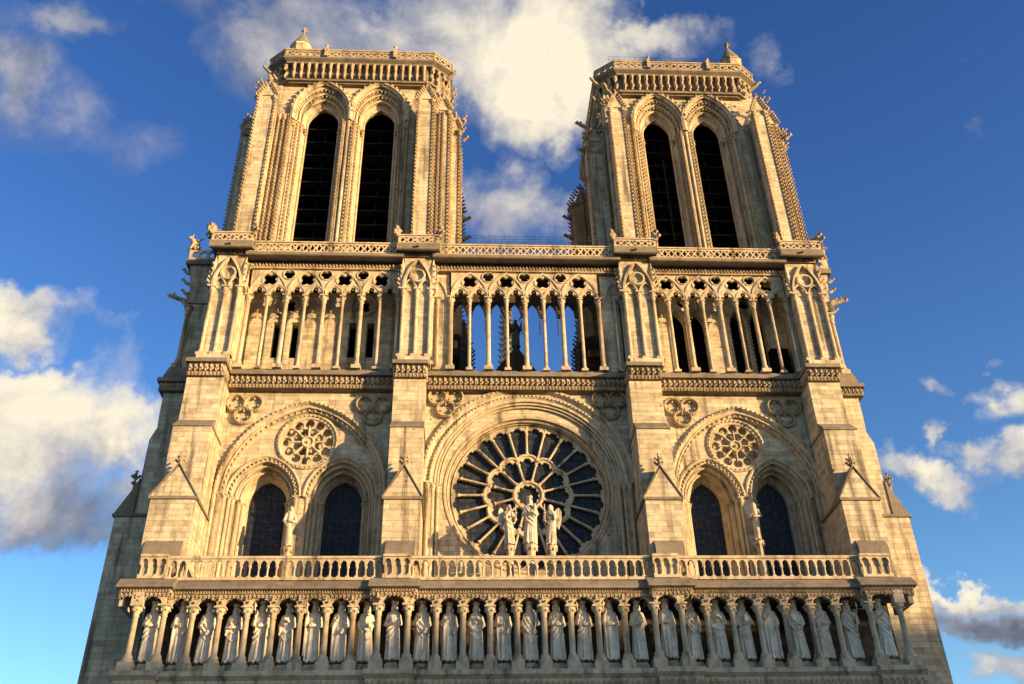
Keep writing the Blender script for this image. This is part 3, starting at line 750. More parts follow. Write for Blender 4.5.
    for xs_,ys_ in ((pb[0]-.12,-.5 if pb[2]<-.6 else -.3),((pb[0]+pb[1])/2,pb[2]-.06),((pb[0]+pb[1])/2-.3,pb[2]-.03),(pb[1]+.14,pb[2]+.6)):
        m=MB(); m.tube((xs_,ys_,46),(xs_,ys_,61.0),.1,.1,7,False)
        for k in range(36): m.crocket(xs_,ys_-.08,47+k*.39,.45,-.8,.19)
        m.obj('crocketed_shaft','foliage',t)
    for dx_ in (-.42,.42):
        m=MB()
        for k in range(36): m.crocket(cx+dx_,.16,47+k*.39,.3*(1 if dx_>0 else -1),-.9,.17)
        m.obj('crocket_strip','foliage',t)
    m=MB(); m.tube((cx,.1,46),(cx,.1,60.9),.13,.13,7,False); m.cut(); m.tube((cx-.3,.2,46),(cx-.3,.2,60.9),.1,.1,7,False); m.cut(); m.tube((cx+.3,.2,46),(cx+.3,.2,60.9),.1,.1,7,False)
    m.obj('pier_shaft','carved',t)
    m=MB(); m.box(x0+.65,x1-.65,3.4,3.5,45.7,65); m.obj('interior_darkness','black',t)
    # corner prongs: prA front buttresses, prB corner, prC side
    def prong(xa,xb,yf,yb,ztop,lit):
        m=MB(); m.box(xa,xb,yf,yb,45.1,ztop); 
        cx_=(xa+xb)/2; m.prism([(xa-.1,ztop),(xb+.1,ztop),(cx_,ztop+1.5)],yf-.1,yf+.5)
        m.obj('corner_buttress','wall',t)
        m=MB()
        for xx in (xa,xb):
            m.cut(); m.tube((xx,yf,46.0),(xx,yf,ztop-.3),.09,.09,6,False)
            for k in range(int((ztop-47)/.38)):
                m.crocket(xx,yf,47+k*.38,(-.7 if xx==xa else .7),-.7,.18)
        for xx in (xa,xb):
            m.lathe(xx,yf,[(.1,ztop-.6),(.2,ztop-.3),(.22,ztop-.15),(.22,ztop)],8)
        for k in range(6):
            f=k/6; 
            for s in (-1,1): m.crocket(cx_+s*(xb-xa+.2)/2*(1-f),yf-.05,ztop+1.5*f,s*.7,-.7,.24)
        m.tube((cx_,yf,ztop+1.4),(cx_,yf,ztop+2.1),.07,.05,5); m.knob(cx_,yf,ztop+2.1,.16)
        for k in range(4): m.crocket(cx_,yf,ztop+1.8,math.cos(k*PI/2),math.sin(k*PI/2),.17)
        m.obj('crocket_strip','foliage',t)
        if not lit:
            m=MB()
            for k in range(22):
                s=random.choice((-1,1)); m.crocket((xa+xb)/2+s*random.uniform(.1,.75),yf+random.uniform(-.5,.6),ztop-1.2+random.uniform(0,2.8),s*.8,-.5,random.uniform(.22,.36))
            m.tube((cx_,yf+.3,ztop+.8),(cx_,yf+.3,ztop+2.6),.3,.08,6)
            m.obj('leaf_cluster','foliage',t)
    for a,b in prA: prong(a,b,-1.3,.3,61.9,True)
    for a,b,y in prB: prong(a,b,y,1.5,61.2,True)
    for a,b,y in prC:
        prong(a,b,y,3.2,60.6,False); 
    # side faces: buttresses along depth
    for xx,s in ((x0,-1),(x1,1)):
        m=MB()
        for y in (3.4,10.5,13.0): m.cut(); m.box(min(xx,xx+s*1.3),max(xx,xx+s*1.3),y,y+1.2,45.1,61.0)
        m.obj('corner_buttress','wall',t)
        m=MB()
        for y in (3.4,4.6,10.5,11.7,13.0):
            m.cut()
            for k in range(34): m.crocket(xx+s*1.3,y,47+k*.42,s,-.3,.17)
        m.obj('crocket_strip','foliage',t)
    # frieze, cornice, parapet with octagonal corners
    bx0,bx1=x0-.15,x1+.15; y0=-.35; ch_=1.45; yb=14.2
    def octa(g): return [(bx0-g+ch_,y0-g),(bx1+g-ch_,y0-g),(bx1+g,y0-g+ch_*.8),(bx1+g,yb+g-ch_),(bx1+g-ch_,yb+g),(bx0-g+ch_,yb+g),(bx0-g,yb+g-ch_),(bx0-g,y0-g+ch_*.8)]
    def slab(m,g,z0,z1,g2=None):
        P=octa(g);Q=octa(g if g2 is None else g2); n=8
        m.add([(a,b,z0) for a,b in P]+[(a,b,z1) for a,b in Q],[tuple(range(8)),tuple(range(8,16))]+[(i,(i+1)%n,(i+1)%n+n,i+n) for i in range(n)])
    m=MB(); slab(m,-.25,64.9,67.2); m.obj('frieze_block','soot_shade',t)
    m=MB(); slab(m,-.05,65.05,65.25); slab(m,.1,67.0,67.2); slab(m,.1,67.2,67.38,.38); slab(m,.38,67.38,67.6); m.obj('cornice','worn_shade',t)
    m=MB(); P=octa(-.25)
    def along(a,b,step,fn):
        L=math.hypot(b[0]-a[0],b[1]-a[1]); n=max(1,int(round(L/step))); dx,dy=(b[0]-a[0])/L,(b[1]-a[1])/L
        for i in range(n):
            f=(i+.5)/n; fn(a[0]+(b[0]-a[0])*f,a[1]+(b[1]-a[1])*f,dy,-dx)
    def corbel(x,y,nx,ny):
        m.tube((x,y,65.5),(x+nx*.2,y+ny*.2,66.1),.12,.16,6); m.knob(x+nx*.28,y+ny*.28,65.75,.2,.2,.28)
        m.tube((x+nx*.05,y+ny*.05,66.1),(x+nx*.35,y+ny*.35,67.0),.12,.2,6); m.knob(x+nx*.4,y+ny*.4,66.55,.17,.17,.25)
    for i in (7,0,1,2,6): along(P[i],P[(i+1)%8],.62,corbel)
    m.obj('corbel_frieze','foliage',t)
    m=MB(); P=octa(.26)
    for i in range(8):
        a,b=P[i],P[(i+1)%8]; L=math.hypot(b[0]-a[0],b[1]-a[1]); dx,dy=(b[0]-a[0])/L,(b[1]-a[1])/L; nx,ny=dy,-dx
        q=MB(); lattice(q,0,L,67.6,68.35,-.08,.08,.62); q.box(-.05,L+.05,-.15,.15,68.35,68.5)
        m.add([(a[0]+u*dx+w*nx*-1,a[1]+u*dy-w*ny,z) for u,w,z in q.v],q.f)
    m.obj('parapet','foliage',t)
    m=MB()
    L=(bx1-bx0)
    for f in (.31,.7): 
        xx=bx0+L*f; m.cut(); m.box(xx-.14,xx+.14,y0-.62,y0-.3,67.5,68.6); m.knob(xx,y0-.5,68.8,.2,.2,.3)
    m.obj('parapet_post','foliage',t)
    # gargoyles at the corner of the cornice
    for s,xx in ((-1,bx0-.4),(1,bx1+.4)):
        g=MB(); g.tube((xx-s*.5,y0+1.3,66.9),(xx+s*.1,y0+.9,67.2),.22,.15,7); g.tube((xx+s*.05,y0+.92,67.15),(xx+s*.28,y0+.8,67.4),.14,.17,7); g.knob(xx+s*.35,y0+.75,67.42,.19); g.knob(xx-s*.1,y0+1.0,67.3,.2,.1,.24); g.obj('gargoyle','foliage',t)
    m=MB()   # leafy corner clusters under the frieze
    for s,xx in ((-1,x0),(1,x1)):
        m.cut()
        for k in range(26):
            m.crocket(xx+s*random.uniform(-.9,.8),random.uniform(-1.2,1.2),61.6+random.uniform(0,3.4),s*.7,-.7,random.uniform(.15,.28))
    m.obj('leaf_cluster','foliage',t)
    # stair turret cap
    tx=side; m=MB(); m.lathe(tx,2.6,[(.95,67.5),(.95,72.1),(1.05,72.2),(1.05,72.4)],10,False); m.obj('stair_turret','wall',t)
    m=MB(); m.lathe(tx,2.6,[(1.07,72.4),(.72,73.2),(.28,74.2),(.1,74.6)],12); m.obj('turret_roof','worn_shade',t)
    m=MB(); m.tube((tx,2.6,74.5),(tx,2.6,75.2),.1,.08,6); m.knob(tx,2.6,75.25,.22)
    for k in range(4): m.crocket(tx,2.6,74.95,math.cos(k*PI/2),math.sin(k*PI/2),.2)
    m.obj('finial','foliage',t)
    return t
lt=tower(-14,7,(-16.3,-11.58),2.33,1.27,(-20.9,-6.1),[(-21.2,-19.95),(-8.15,-7.05)],[(-22.75,-21.6,1.2),(-5.5,-4.85,.9)],[(-6.75,-5.7,-.75)],-19.4)
rt=tower(14.2,6.6,(12.0,16.3),2.16,1.13,(7.55,20.75),[(7.7,8.7),(19.8,20.7)],[(6.0,7.3,1.4),(21.95,22.6,.9)],[(21.0,21.75,-.5)],20.35)
rt.location.z=-.45
m=MB()
for k in range(22):
    x=8.9+k*.49; m.tube((x,2.6,67.5),(x,2.6,73.0),.015,.015,4)
for z in (72.2,72.6,73.0): m.tube((8.9,2.6,z),(19.2,2.6,z),.014,.014,4)
m.obj('safety_railing','iron',rt)
# dark stair turrets on the inner faces, seen between the towers
def inner(x,y,w,zt,s,par):
    m=MB(); m.lathe(x,y,[(w,45.3),(w,zt),(w*1.15,zt+.1),(w*1.15,zt+.4),(w*.6,zt+.9),(w*.1,zt+2.6)],8,False)
    for k in range(int((zt-47)/.45)):
        for a in (R(-90),R(180),R(0)): m.crocket(x+w*math.cos(a),y+w*math.sin(a),47+.45*k,math.cos(a),math.sin(a),.15)
    for k in range(6):
        for a in range(4):
            r=w*(1.05-.15*k); t=a*PI/2+.4; m.crocket(x+r*math.cos(t),y+r*math.sin(t),zt+.4+.4*k,math.cos(t),math.sin(t),.24)
    m.tube((x,y,zt+2.4),(x,y,zt+3.3),.08,.06,5); m.knob(x,y,zt+3.3,.18)
    for a in range(4): m.crocket(x,y,zt+2.95,math.cos(a*PI/2),math.sin(a*PI/2),.25)
    for zz in (zt-3.2,zt-1.0): m.tube((x-s*.2,y,zz),(x+s*(w+.4),y-.4,zz-.05),.22,.16,6); m.knob(x+s*(w+.55),y-.45,zz+.05,.26)
    m.obj('stair_turret','soot_shade',par)
inner(6.35,9.2,1.15,59.6,-1,rt); inner(-4.95,9.2,.5,58.8,1,lt)
for z in (57.5,60.8,64.0):
    g=MB(); g.tube((6.4,3.0,z),(5.6,2.7,z+.1),.22,.15,6); g.knob(5.45,2.65,z+.2,.25); g.knob(5.8,2.7,z+.3,.15,.1,.22); g.obj('gargoyle','foliage',rt)

# ================================================================== nave gable, roof, spire behind
m=MB(); m.prism([(-8,36),(8,36),(.35,47.7)],14.0,14.6); m.obj('nave_gable','shade_dark',cath)
m=MB(); m.prism([(-8.2,35.6),(8.2,35.6),(.35,47.5)],14.6,95); m.obj('nave_roof','lead',cath)
for x,h in ((-4.3,49.2),(5.9,48.6)):
    m=MB(); m.lathe(x,12.2,[(.75,35.9),(.7,46.0),(.85,46.1),(.55,46.6),(.08,h)],6,False)
    for k in range(22):
        for s in (-1,1): m.crocket(x+s*.72,12.2,37+.42*k,s,-.4,.2)
    for k in range(5):
        for s in (-1,1): m.crocket(x+s*(.5-.1*k),12.2,46.6+(h-46.6)*k/5,s,-.3,.22)
    m.obj('gable_pinnacle','shade_dark',cath)  # gable and pinnacles coloured near-black to read as unlit silhouettes
m=MB(); m.box(5.75,8.2,11.0,14,35.9,45.5); m.cut(); m.box(-8.2,-5.95,11.0,14,35.9,45.5); m.obj('gallery_dark_mass','shade_dark',cath)  # near-black masses added where only deep shade shows beside the arcade
back=part('rear_arcade',cath); m=MB(); fr=MB()
w_=1.33; bot=[(-5.6,41.6)]
for i in range(8):
    c=-5.24+w_*(i+.5); p=arch(c,41.7,.56,1.25,None,6); bot+=xz(p)
    for x,z,nx,nz in p: fr.knob(x-nx*.06,1.05,z-nz*.06,.1,.1,.12)
    for k in range(6):
        for s_ in (-1,1): fr.knob(c+s_*.53,1.05,41.35-.22*k,.1,.08,.1)
bot+=[(5.8,41.6)]
m.plate([(-5.9,41.6)]+bot+[(6.0,41.6),(6.0,45.05),(-5.9,45.05)],[],.95,1.2); m.obj('tracery','shade_dark',back); fr.obj('leaf_fringe','shade_dark',back)
sp=part('spire',cath); 
m=MB(); m.lathe(2.1,60,[(2.1,44),(1.4,60),(.9,72),(.12,92)],8,False); m.obj('spire_shaft','lead',sp)
m=MB()
for k in range(40):
    z=52+k; r=max(.15,2.1-(z-44)*.0415)
    for a in range(8): t=a*PI/4; m.crocket(2.1+r*math.cos(t),60+r*math.sin(t),z,math.cos(t),math.sin(t),.38)
m.obj('spire_crockets','lead',sp)

# ================================================================== BALUSTRADE + KINGS GALLERY
kg=part('kings_gallery',cath)
KC=[-21.83,-20.33,-18.92,-17.46,-16.0,-14.56,-13.12,-11.68,-10.24,-8.82,-7.21,-5.69,-4.2,-2.71,-1.22,.28,1.78,3.29,4.78,6.42,7.93,9.42,10.87,12.38,13.88,15.36,16.84,18.6,20.35]
def inzone(x): return any(a-.02<=x<=b+.02 for a,b in ZONE)
spans=[]
xs=[ZONE[0][0],ZONE[0][1],ZONE[1][0],ZONE[1][1],ZONE[2][0],ZONE[2][1],ZONE[3][0],ZONE[3][1]]
for i in range(7): spans.append((xs[i],xs[i+1],i%2==0))
m=MB(); m.box(-22.3,21.0,-1.5,-1.2,14.95,19.6); m.obj('niche_wall','shade_dark',kg)
m=MB()
for a,b,z in spans:
    yf=-4.62 if z else -4.35
    a=max(a,-22.3); b=min(b,20.75)
    m.cut(); m.box(a,b,yf,-1.75,13.6,14.55); m.prismx([(yf,14.55),(yf-.25,14.75),(yf-.25,15.0),(-1.75,15.0),(-1.75,14.55)],a-(.12 if z else 0),b+(.12 if z else 0))
m.obj('gallery_ledge','carved',kg)
m=MB()
for a,b,z in spans:
    m.cut(); a=max(a,-22.3); b=min(b,20.75); yf=-4.62 if z else -4.35; leafband(m,a,b,yf-.03,14.05,14.5,.3,d=.08)
m.obj('ledge_frieze','foliage',kg)
m=MB(); m.box(-22.1,20.6,-4.2,-1.75,0,13.9); m.obj('lower_wall','wall',kg)
# canopy plates
m=MB(); lf=MB(); sl=MB()
for i in range(28):
    a,b=KC[i],KC[i+1]; c=(a+b)/2; z=inzone(a) and inzone(b); yf=-4.5 if z else -4.12
    h=(b-a)/2-.2
    outer=[(a,18.58),(c-h-.001,18.58)]+trefoil_arch(c,18.58,h,.62)+[(c+h+.001,18.58),(b,18.58),(b,19.3),(a,19.3)]
    m.cut(); m.plate(outer,[],yf,yf+.3)
    # carved drops between the arches
    for k in range(3):
        m.box(a-.16+.0,a+.16,yf-.1,yf-.001,18.99,18.95) if k==0 else None
        lf.knob(a+(-.09 if k else .09),yf-.1,18.78+.14*k,.1)
m.cut(); m.box(KC[-1]-.3,KC[-1]+.3,-4.6,-4.2,18.58,19.3); m.cut(); m.box(KC[0]-.3,KC[0]+.3,-4.6,-4.2,18.58,19.3)
for a,b,z in spans:
    yf=-4.5 if z else -4.12
    m.cut(); lf.cut(); sl.cut(); m.box(a,b,yf-.04,yf+.3,19.2,19.38)
    leafband(lf,a+.05,b-.05,yf-.08,18.98,19.2,.22,d=.06); leafband(lf,a+.05,b-.05,yf-.1,19.22,19.4,.15,d=.07)
    if z:
        for x in (a,b): leafband(lf,yf,-2.0,x,18.98,19.38,.2,True,.08); m.box(min(x,x+(.28 if x==a else -.28)),max(x,x+(.28 if x==a else -.28)),yf+.31,-1.97,18.58,19.3) if (x in (ZONE[0][0],ZONE[3][1])) else None
    yy=yf-.35
    sl.prismx([(yf+.3,19.38),(yf-.1,19.38),(yy,19.44),(yy,19.56),(yf+.16,20.06),(-1.7,20.06),(-1.7,19.38)],a-(.12 if z else 0),b+(.12 if z else 0))
m.obj('canopy_arch','carved',kg); lf.obj('canopy_leaf_frieze','foliage',kg); sl.obj('walkway_slab','worn_shade',kg)
for x in KC:
    z=inzone(x); y=-4.3 if z else -3.92
    m=MB(); m.lathe(x,y,[(.34,15.5),(.34,15.62),(.26,15.72),(.27,15.84),(.17,15.96),(.155,17.95),(.2,17.99),(.16,18.05),(.2,18.22),(.3,18.42),(.26,18.5)],10)
    for k in range(6): t=k*PI/3; m.knob(x+.25*math.cos(t),y+.25*math.sin(t),18.3,.085)
    m.box(x-.31,x+.31,y-.31,y+.31,18.48,18.58); m.box(x-.36,x+.36,y-.36,y+.36,15.0,15.5)
    m.obj('column',"carved",kg)
# balustrade: rail, plinth and balusters
bal0=None
BX=[-22.15,-20.65,-8.72,-7.15,6.6,8.1,18.7,20.45]
for a,b,z in [(BX[i],BX[i+1],i%2==0) for i in range(7)]:
    bl=part('balustrade',cath); y=-3.95 if not z else -4.3
    m=MB(); m.box(a,b,y-.16,y+.16,21.3,21.45); m.box(a-.0,b+.0,y-.12,y+.12,20.06,20.22)
    n=int(round((b-a)/(.505 if not z else .52))); st=(b-a)/n; hol=[]
    for i in range(n):
        c=a+(i+.5)*st; hol.append([(c-st*.36,20.95)]+[(c-st*.36,21.2)]+xz(arch(c,21.2,st*.36,.22,None,5))[1:-1]+[(c+st*.36,21.2),(c+st*.36,20.95)])
    outer=[(a,21.3)]; bot=[]
    for i in range(n):
        c=a+(i+.5)*st; bot+=[(c-st*.37,20.85),(c-st*.37,21.0)]+xz(arch(c,21.0,st*.36,.22,None,5))[1:-1]+[(c+st*.37,21.0),(c+st*.37,20.85)]
    m.plate([(a,21.3),(a,20.85)]+bot+[(b,20.85),(b,21.3)],[],y-.08,y+.08)
    if z:
        m.box(a+.02,b-.02,y+.1,y+.2,20.22,21.3)
        for xx in (a,b-.12): m.box(xx,xx+.12,y+.21,-3.9,20.06,21.4)
    m.obj('rail','carved',bl)
    if bal0 is None:
        q=MB(); q.box(-.11,.11,-.11,.11,20.22,20.3); q.lathe(0,0,[(.1,20.3),(.058,20.38),(.055,20.73),(.095,20.82),(.1,20.88)],8); bmesh_=q.mesh('baluster'); bmesh_.materials.append(M['carved']); bal0=True
    for i in range(n+1):
        o=bpy.data.objects.new('baluster',bmesh_); col.objects.link(o); o.parent=bl; o.location=(min(max(a+i*st,a+.1),b-.1),y,0)

# ================================================================== STATUES
def robe(mb,secs,k,amp,ph,n=48,fold_top=1.0):
    """secs: (z,rx,ry,cx,cy)"""
    v=[];f=[];N=[]
    Z=[];
    # interpolate sections
    out=[]
    for a,b in zip(secs[:-1],secs[1:]):
        st=max(1,int((b[0]-a[0])/.035))
        for i in range(st):
            t=i/st; out.append([a[j]+(b[j]-a[j])*t for j in range(5)])
    out.append(list(secs[-1]))
    for z,rx,ry,cx,cy in out:
        w=max(0,min(1,(fold_top-z)/.7)); am=amp*w
        for i in range(n):
            t=2*PI*i/n
            g=1+am*(math.sin(k*t+ph+.8*math.sin(2.2*z+ph))*.7+.5*math.sin((k*2-3)*t+1.7*ph+z*1.1))
            v.append((cx+rx*g*math.cos(t),cy+ry*g*math.sin(t),z))
    R_=len(out)
    for j in range(R_-1):
        for i in range(n): f.append((j*n+i,j*n+(i+1)%n,(j+1)*n+(i+1)%n,(j+1)*n+i))
    f.append(tuple(range(n))); f.append(tuple(range((R_-1)*n,R_*n)))
    mb.add(v,f)
def ball(mb,x,y,z,rx,ry,rz,n=12):
    prof=[(math.sin(PI*i/8)*1+1e-3,-math.cos(PI*i/8)) for i in range(9)]
    v=[];k=9
    for i in range(n):
        t=2*PI*i/n
        for r,h in prof: v.append((x+rx*r*math.cos(t),y+ry*r*math.sin(t),z+rz*h))
    f=[(i*k+a,((i+1)%n)*k+a,((i+1)%n)*k+a+1,i*k+a+1) for i in range(n) for a in range(8)]
    f.append(tuple(i*k for i in range(n))); f.append(tuple(i*k+8 for i in range(n)))
    mb.add(v,f)
def limb(mb,pts):
    for (p,r),(q,s) in zip(pts[:-1],pts[1:]):
        mb.tube(p,q,r,s,12); ball(mb,*q,s,s,s,10)
    ball(mb,*pts[0][0],*(pts[0][1],)*3,10)
def hand(mb,p,d,up,s=1):
    """palm with five bent fingers; d finger direction, up side of thumb"""
    p=Vector(p); d=Vector(d).normalized(); up=Vector(up); up=(up-d*up.dot(d)).normalized(); nrm=d.cross(up)
    mb.tube(p-d*.03,p+d*.07,.035,.042,8)
    for i,l in enumerate((.062,.075,.078,.06)):
        b=p+d*.065+up*(.033-.022*i); c=b+d*l*.55+nrm*.01; e=c+(d*.75+nrm*.6).normalized()*l*.5
        mb.tube(b,c,.0125,.0115,6); mb.tube(c,e,.0115,.009,6)
    b=p+up*.035; c=b+(d*.6+up*.7).normalized()*.045; mb.tube(b,c,.014,.012,6); mb.tube(c,c+(d*.9+up*.1).normalized()*.035,.012,.009,6)
def figure(spec):
    """returns list of (name,mesh,mat) for a robed stone figure 1.8 m tall facing -y"""
    mb=MB(); sw=spec.get('sway',0); k=spec.get('k',8); am=spec.get('amp',.15); ph=spec.get('ph',0); W=spec.get('w',1)
    robe(mb,[(.06,.235*W,.19,-sw*.6,0),(.12,.24*W,.19,-sw*.5,0),(.45,.225*W,.18,-sw*.2,0),(.8,.215*W,.17,sw*.4,0),(.98,.2*W,.155,sw,0),(1.13,.165*W,.135,sw*.8,0),(1.3,.2*W,.145,sw*.3,-.01),(1.42,.2*W,.13,0,0),(1.5,.13,.095,0,0),(1.54,.065,.065,0,0)],k,am,ph)
    # neck and head
    tl=spec.get('tilt',0); tn=spec.get('turn',0); hx=tl*.5
    limb(mb,[((0,0,1.5),.06),((hx*.5,-.01,1.6),.055)])
    ball(mb,hx,-.015,1.665,.086,.1,.122,14)
    fx=hx+math.sin(tn)*.09; fy=-.015-math.cos(tn)*.092
    mb.tube((fx*.98,fy+.012,1.69),(hx+(fx-hx)*1.22,fy-.022,1.652),.008,.018,6)       # nose
    ball(mb,hx+(fx-hx)*.92,fy+.008,1.706,.05,.02,.012,8)                              # brow
    ball(mb,hx+(fx-hx)*.92,fy+.006,1.615,.028,.018,.008,8)                             # lips
    ball(mb,hx+(fx-hx)*.8,fy+.015,1.58,.035,.03,.025,8)                                # chin
    for s in (-1,1): ball(mb,hx+s*.08,0,1.66,.012,.022,.03,8)
    if spec.get('hair',1):
        for s in (-1,1): limb(mb,[((hx+s*.072,.01,1.70),.035),((hx+s*.092,.02,1.6),.035),((hx+s*.085,.0,1.5),.025)])
        ball(mb,hx,.03,1.67,.09,.09,.12,12)
    if spec.get('beard'):
        mb.tube((hx+(fx-hx)*.75,fy+.02,1.6),(hx+(fx-hx)*.8,fy+.0,1.46),.05,.015,8)
    # arms: shoulder, elbow, wrist
    for s,arm in ((-1,spec['R']),(1,spec['L'])):
        e,w_=arm; limb(mb,[((s*.155,0,1.41),.07),(e,.062),(w_,.048)])
        # hanging sleeve
        ex,ey,ez=e; wx,wy,wz=w_; mb.tube(((ex+wx)/2,(ey+wy)/2,(ez+wz)/2),((ex+wx)/2,(ey+wy)/2+.03,(ez+wz)/2-spec.get('sleeve',.2)),.06,.03,8)
    # cloak folds sweeping across
    for c in spec.get('cloak',[]):
        pts,r=c
        for (p,q) in zip(pts[:-1],pts[1:]): mb.tube(p,q,r,r*.9,8); ball(mb,*q,r*.9,r*.9,r*.9,8)
    # feet
    for s in (-1,1): ball(mb,-sw*.6+s*.09,-.17,.045,.05,.12,.045,10)
    for ex in spec.get('extra',[]): ex(mb)
    me=mb.mesh('body'); o=bpy.data.objects.new('tmp',me); col.objects.link(o)
    md=o.modifiers.new('r','REMESH'); md.mode='VOXEL'; md.voxel_size=.0145; md.use_smooth_shade=True
    dg=bpy.context.evaluated_depsgraph_get(); me2=bpy.data.meshes.new_from_object(o.evaluated_get(dg)); bpy.data.objects.remove(o)
    # add fingered hands
    bm=bmesh.new(); bm.from_mesh(me2)
    h=MB()
    for s,arm,key in ((-1,spec['R'],'Rh'),(1,spec['L'],'Lh')):
        e,w_=arm; d=Vector(w_)-Vector(e); dd=spec.get(key,(d.x,d.y,d.z)); hand(h,Vector(w_)+d.normalized()*.03,dd,(0,0,1) if abs(Vector(dd).normalized().z)<.8 else (-s,0,0))
    hm=h.mesh('h'); bm.from_mesh(hm); bm.to_mesh(me2); bm.free()
    for p in me2.polygons: p.use_smooth=True
    return me2
def crownmesh():
    m=MB(); n=24; v=[]
    for i in range(n):
        t=2*PI*i/n; top=.10 if i%4==0 else (.05 if i%2==0 else .065)
        for r,z in ((.1,0),(.118,top)): v.append((r*math.cos(t),r*1.08*math.sin(t),z))
        for r,z in ((.085,0),(.1,top)): v.append((r*math.cos(t),r*1.08*math.sin(t),z))
    f=[]
    for i in range(n):
        j=(i+1)%n; a,b=i*4,j*4; f+=[(a,b,b+1,a+1),(a+2,b+2,b+3,a+3),(a+1,b+1,b+3,a+3)]
    m.add(v,f); m.sweep([(0,0,0,0)],[(0,0)]) if False else None
    for i in range(12): t=2*PI*i/12; m.knob(.108*math.cos(t),.115*math.sin(t),.02,.012)
    me=m.mesh('crown'); return me
def staffm(x0,z0,x1,z1,y=-.2,flower=True):
    m=MB(); m.tube((x0,y,z0),(x1,y,z1),.018,.016,7)
    if flower:
        for k in range(4): a=k*PI/2; m.knob(x1+.03*math.cos(a),y+.03*math.sin(a),z1,.03)
        m.knob(x1,y,z1+.05,.028,.028,.05)
    return m
def bookm(x,y,z):
    m=MB(); m.box(x-.07,x+.07,y-.035,y+.02,z-.09,z+.09); m.box(x-.06,x+.06,y-.045,y-.036,z-.08,z+.08); return m
dg_=lambda pts,r:(pts,r)
CL1=[([(.17,-.05,1.45),(.05,-.15,1.2),(-.12,-.16,1.0),(-.2,-.08,.9)],.035),([(.2,-.05,1.35),(.1,-.16,1.05),(-.1,-.17,.85),(-.21,-.08,.75)],.03),([(.2,-.06,1.2),(.12,-.17,.9),(-.08,-.18,.68),(-.2,-.1,.58)],.025)]
CL2=[([(-x,y,z) for x,y,z in p],r) for p,r in CL1]
CL3=[([(-.16,-.08,1.42),(-.2,-.14,1.0),(-.19,-.17,.5),(-.17,-.17,.1)],.035),([(.16,-.08,1.42),(.2,-.14,1.0),(.2,-.17,.5),(.18,-.17,.1)],.035)]
CL4=[([(-.2,-.05,1.4),(-.05,-.16,1.15),(.1,-.16,1.18),(.19,-.05,1.35)],.028),([(-.2,-.08,1.1),(-.02,-.18,.9),(.15,-.16,.95),(.21,-.05,1.1)],.028),([(-.18,-.1,.85),(0,-.19,.66),(.16,-.17,.72)],.024)]
down=lambda s:((s*.235,-.02,1.12),(s*.17,-.2,.93))
chest=lambda s:((s*.235,-.05,1.13),(s*.09,-.2,1.24))
belly=lambda s:((s*.235,-.04,1.1),(s*.07,-.2,1.07))
up=lambda s:((s*.25,-.08,1.14),(s*.17,-.24,1.34))
VAR=[
 dict(R=chest(-1),L=belly(1),k=8,ph=.3,cloak=CL1,beard=1,turn=.3,txt='both arms folded across the chest'),
 dict(R=belly(-1),L=down(1),k=7,ph=1.2,cloak=CL3,beard=1,txt='open cloak and one hand resting low'),
 dict(R=chest(-1),L=down(1),k=9,ph=2.1,cloak=CL2,turn=-.35,sway=.03,txt='cloak swept up over one shoulder'),
 dict(R=down(-1),L=belly(1),k=8,ph=2.9,cloak=CL4,turn=.2,sway=-.02,txt='one arm laid across the belly'),
 dict(R=up(-1),L=belly(1),k=7,ph=.9,cloak=CL1,turn=-.2,sway=.03,prop=('sceptre',staffm(-.12,.85,-.24,1.62,-.26)),txt='short sceptre raised at its right shoulder'),
 dict(R=down(-1),L=chest(1),k=9,ph=3.4,cloak=CL4,beard=1,turn=.3,txt='rounded bundle of cloak held at the waist'),
 dict(R=up(-1),L=belly(1),k=8,ph=4.1,cloak=CL3,prop=('staff',staffm(-.2,.2,-.2,1.66,-.25)),txt='long upright staff beside the body'),
 dict(R=chest(-1),L=down(1),k=10,ph=1.7,cloak=CL3,turn=-.15,txt='flat hand pressed to the breast'),
 dict(R=belly(-1),L=chest(1),k=8,ph=5.0,cloak=CL1,tilt=.03,prop=('book',bookm(.02,-.25,1.2)),txt='closed book held against the chest'),
 dict(R=down(-1),L=up(1),k=7,ph=5.6,cloak=CL2,turn=.25,sway=-.03,prop=('sceptre',staffm(.1,.8,.25,1.6,-.26)),txt='slanting sceptre at its left shoulder'),
]
VM=[]
for sp_ in VAR:
    VM.append(figure(sp_))
for me in VM: me.materials.clear(); me.materials.append(M['statue'])
CROWN=crownmesh(); CROWN.materials.append(M['statue'])
PROP={}
for i,v in enumerate(VAR):
    if 'prop' in v: me=v['prop'][1].mesh(v['prop'][0]); me.materials.append(M['statue']); PROP[i]=me
def pedmesh(rough):
    m=MB(); m.lathe(0,0,[(.27,-.33),(.27,-.04),(.22,-.02),(.22,.03)],6 if rough else 4,False,PI/4 if not rough else 0,1.15,1.0)
    if rough:
        for k in range(9): m.knob(.22*math.cos(k*.7),.2*math.sin(k*.7),-.1,.11)
    me=m.mesh('pedestal'); me.materials.append(M['carved']); return me
PED=[pedmesh(0),pedmesh(1)]
order_=[0,1,2,3,4,5,6,7,3,8, 2,7,5,1,9,0,4,6,8,1, 2,5,8,7,3,0,9,2]
ordn=['first','second','third','fourth','fifth','sixth','seventh','eighth','ninth','tenth','eleventh','twelfth','thirteenth','fourteenth']
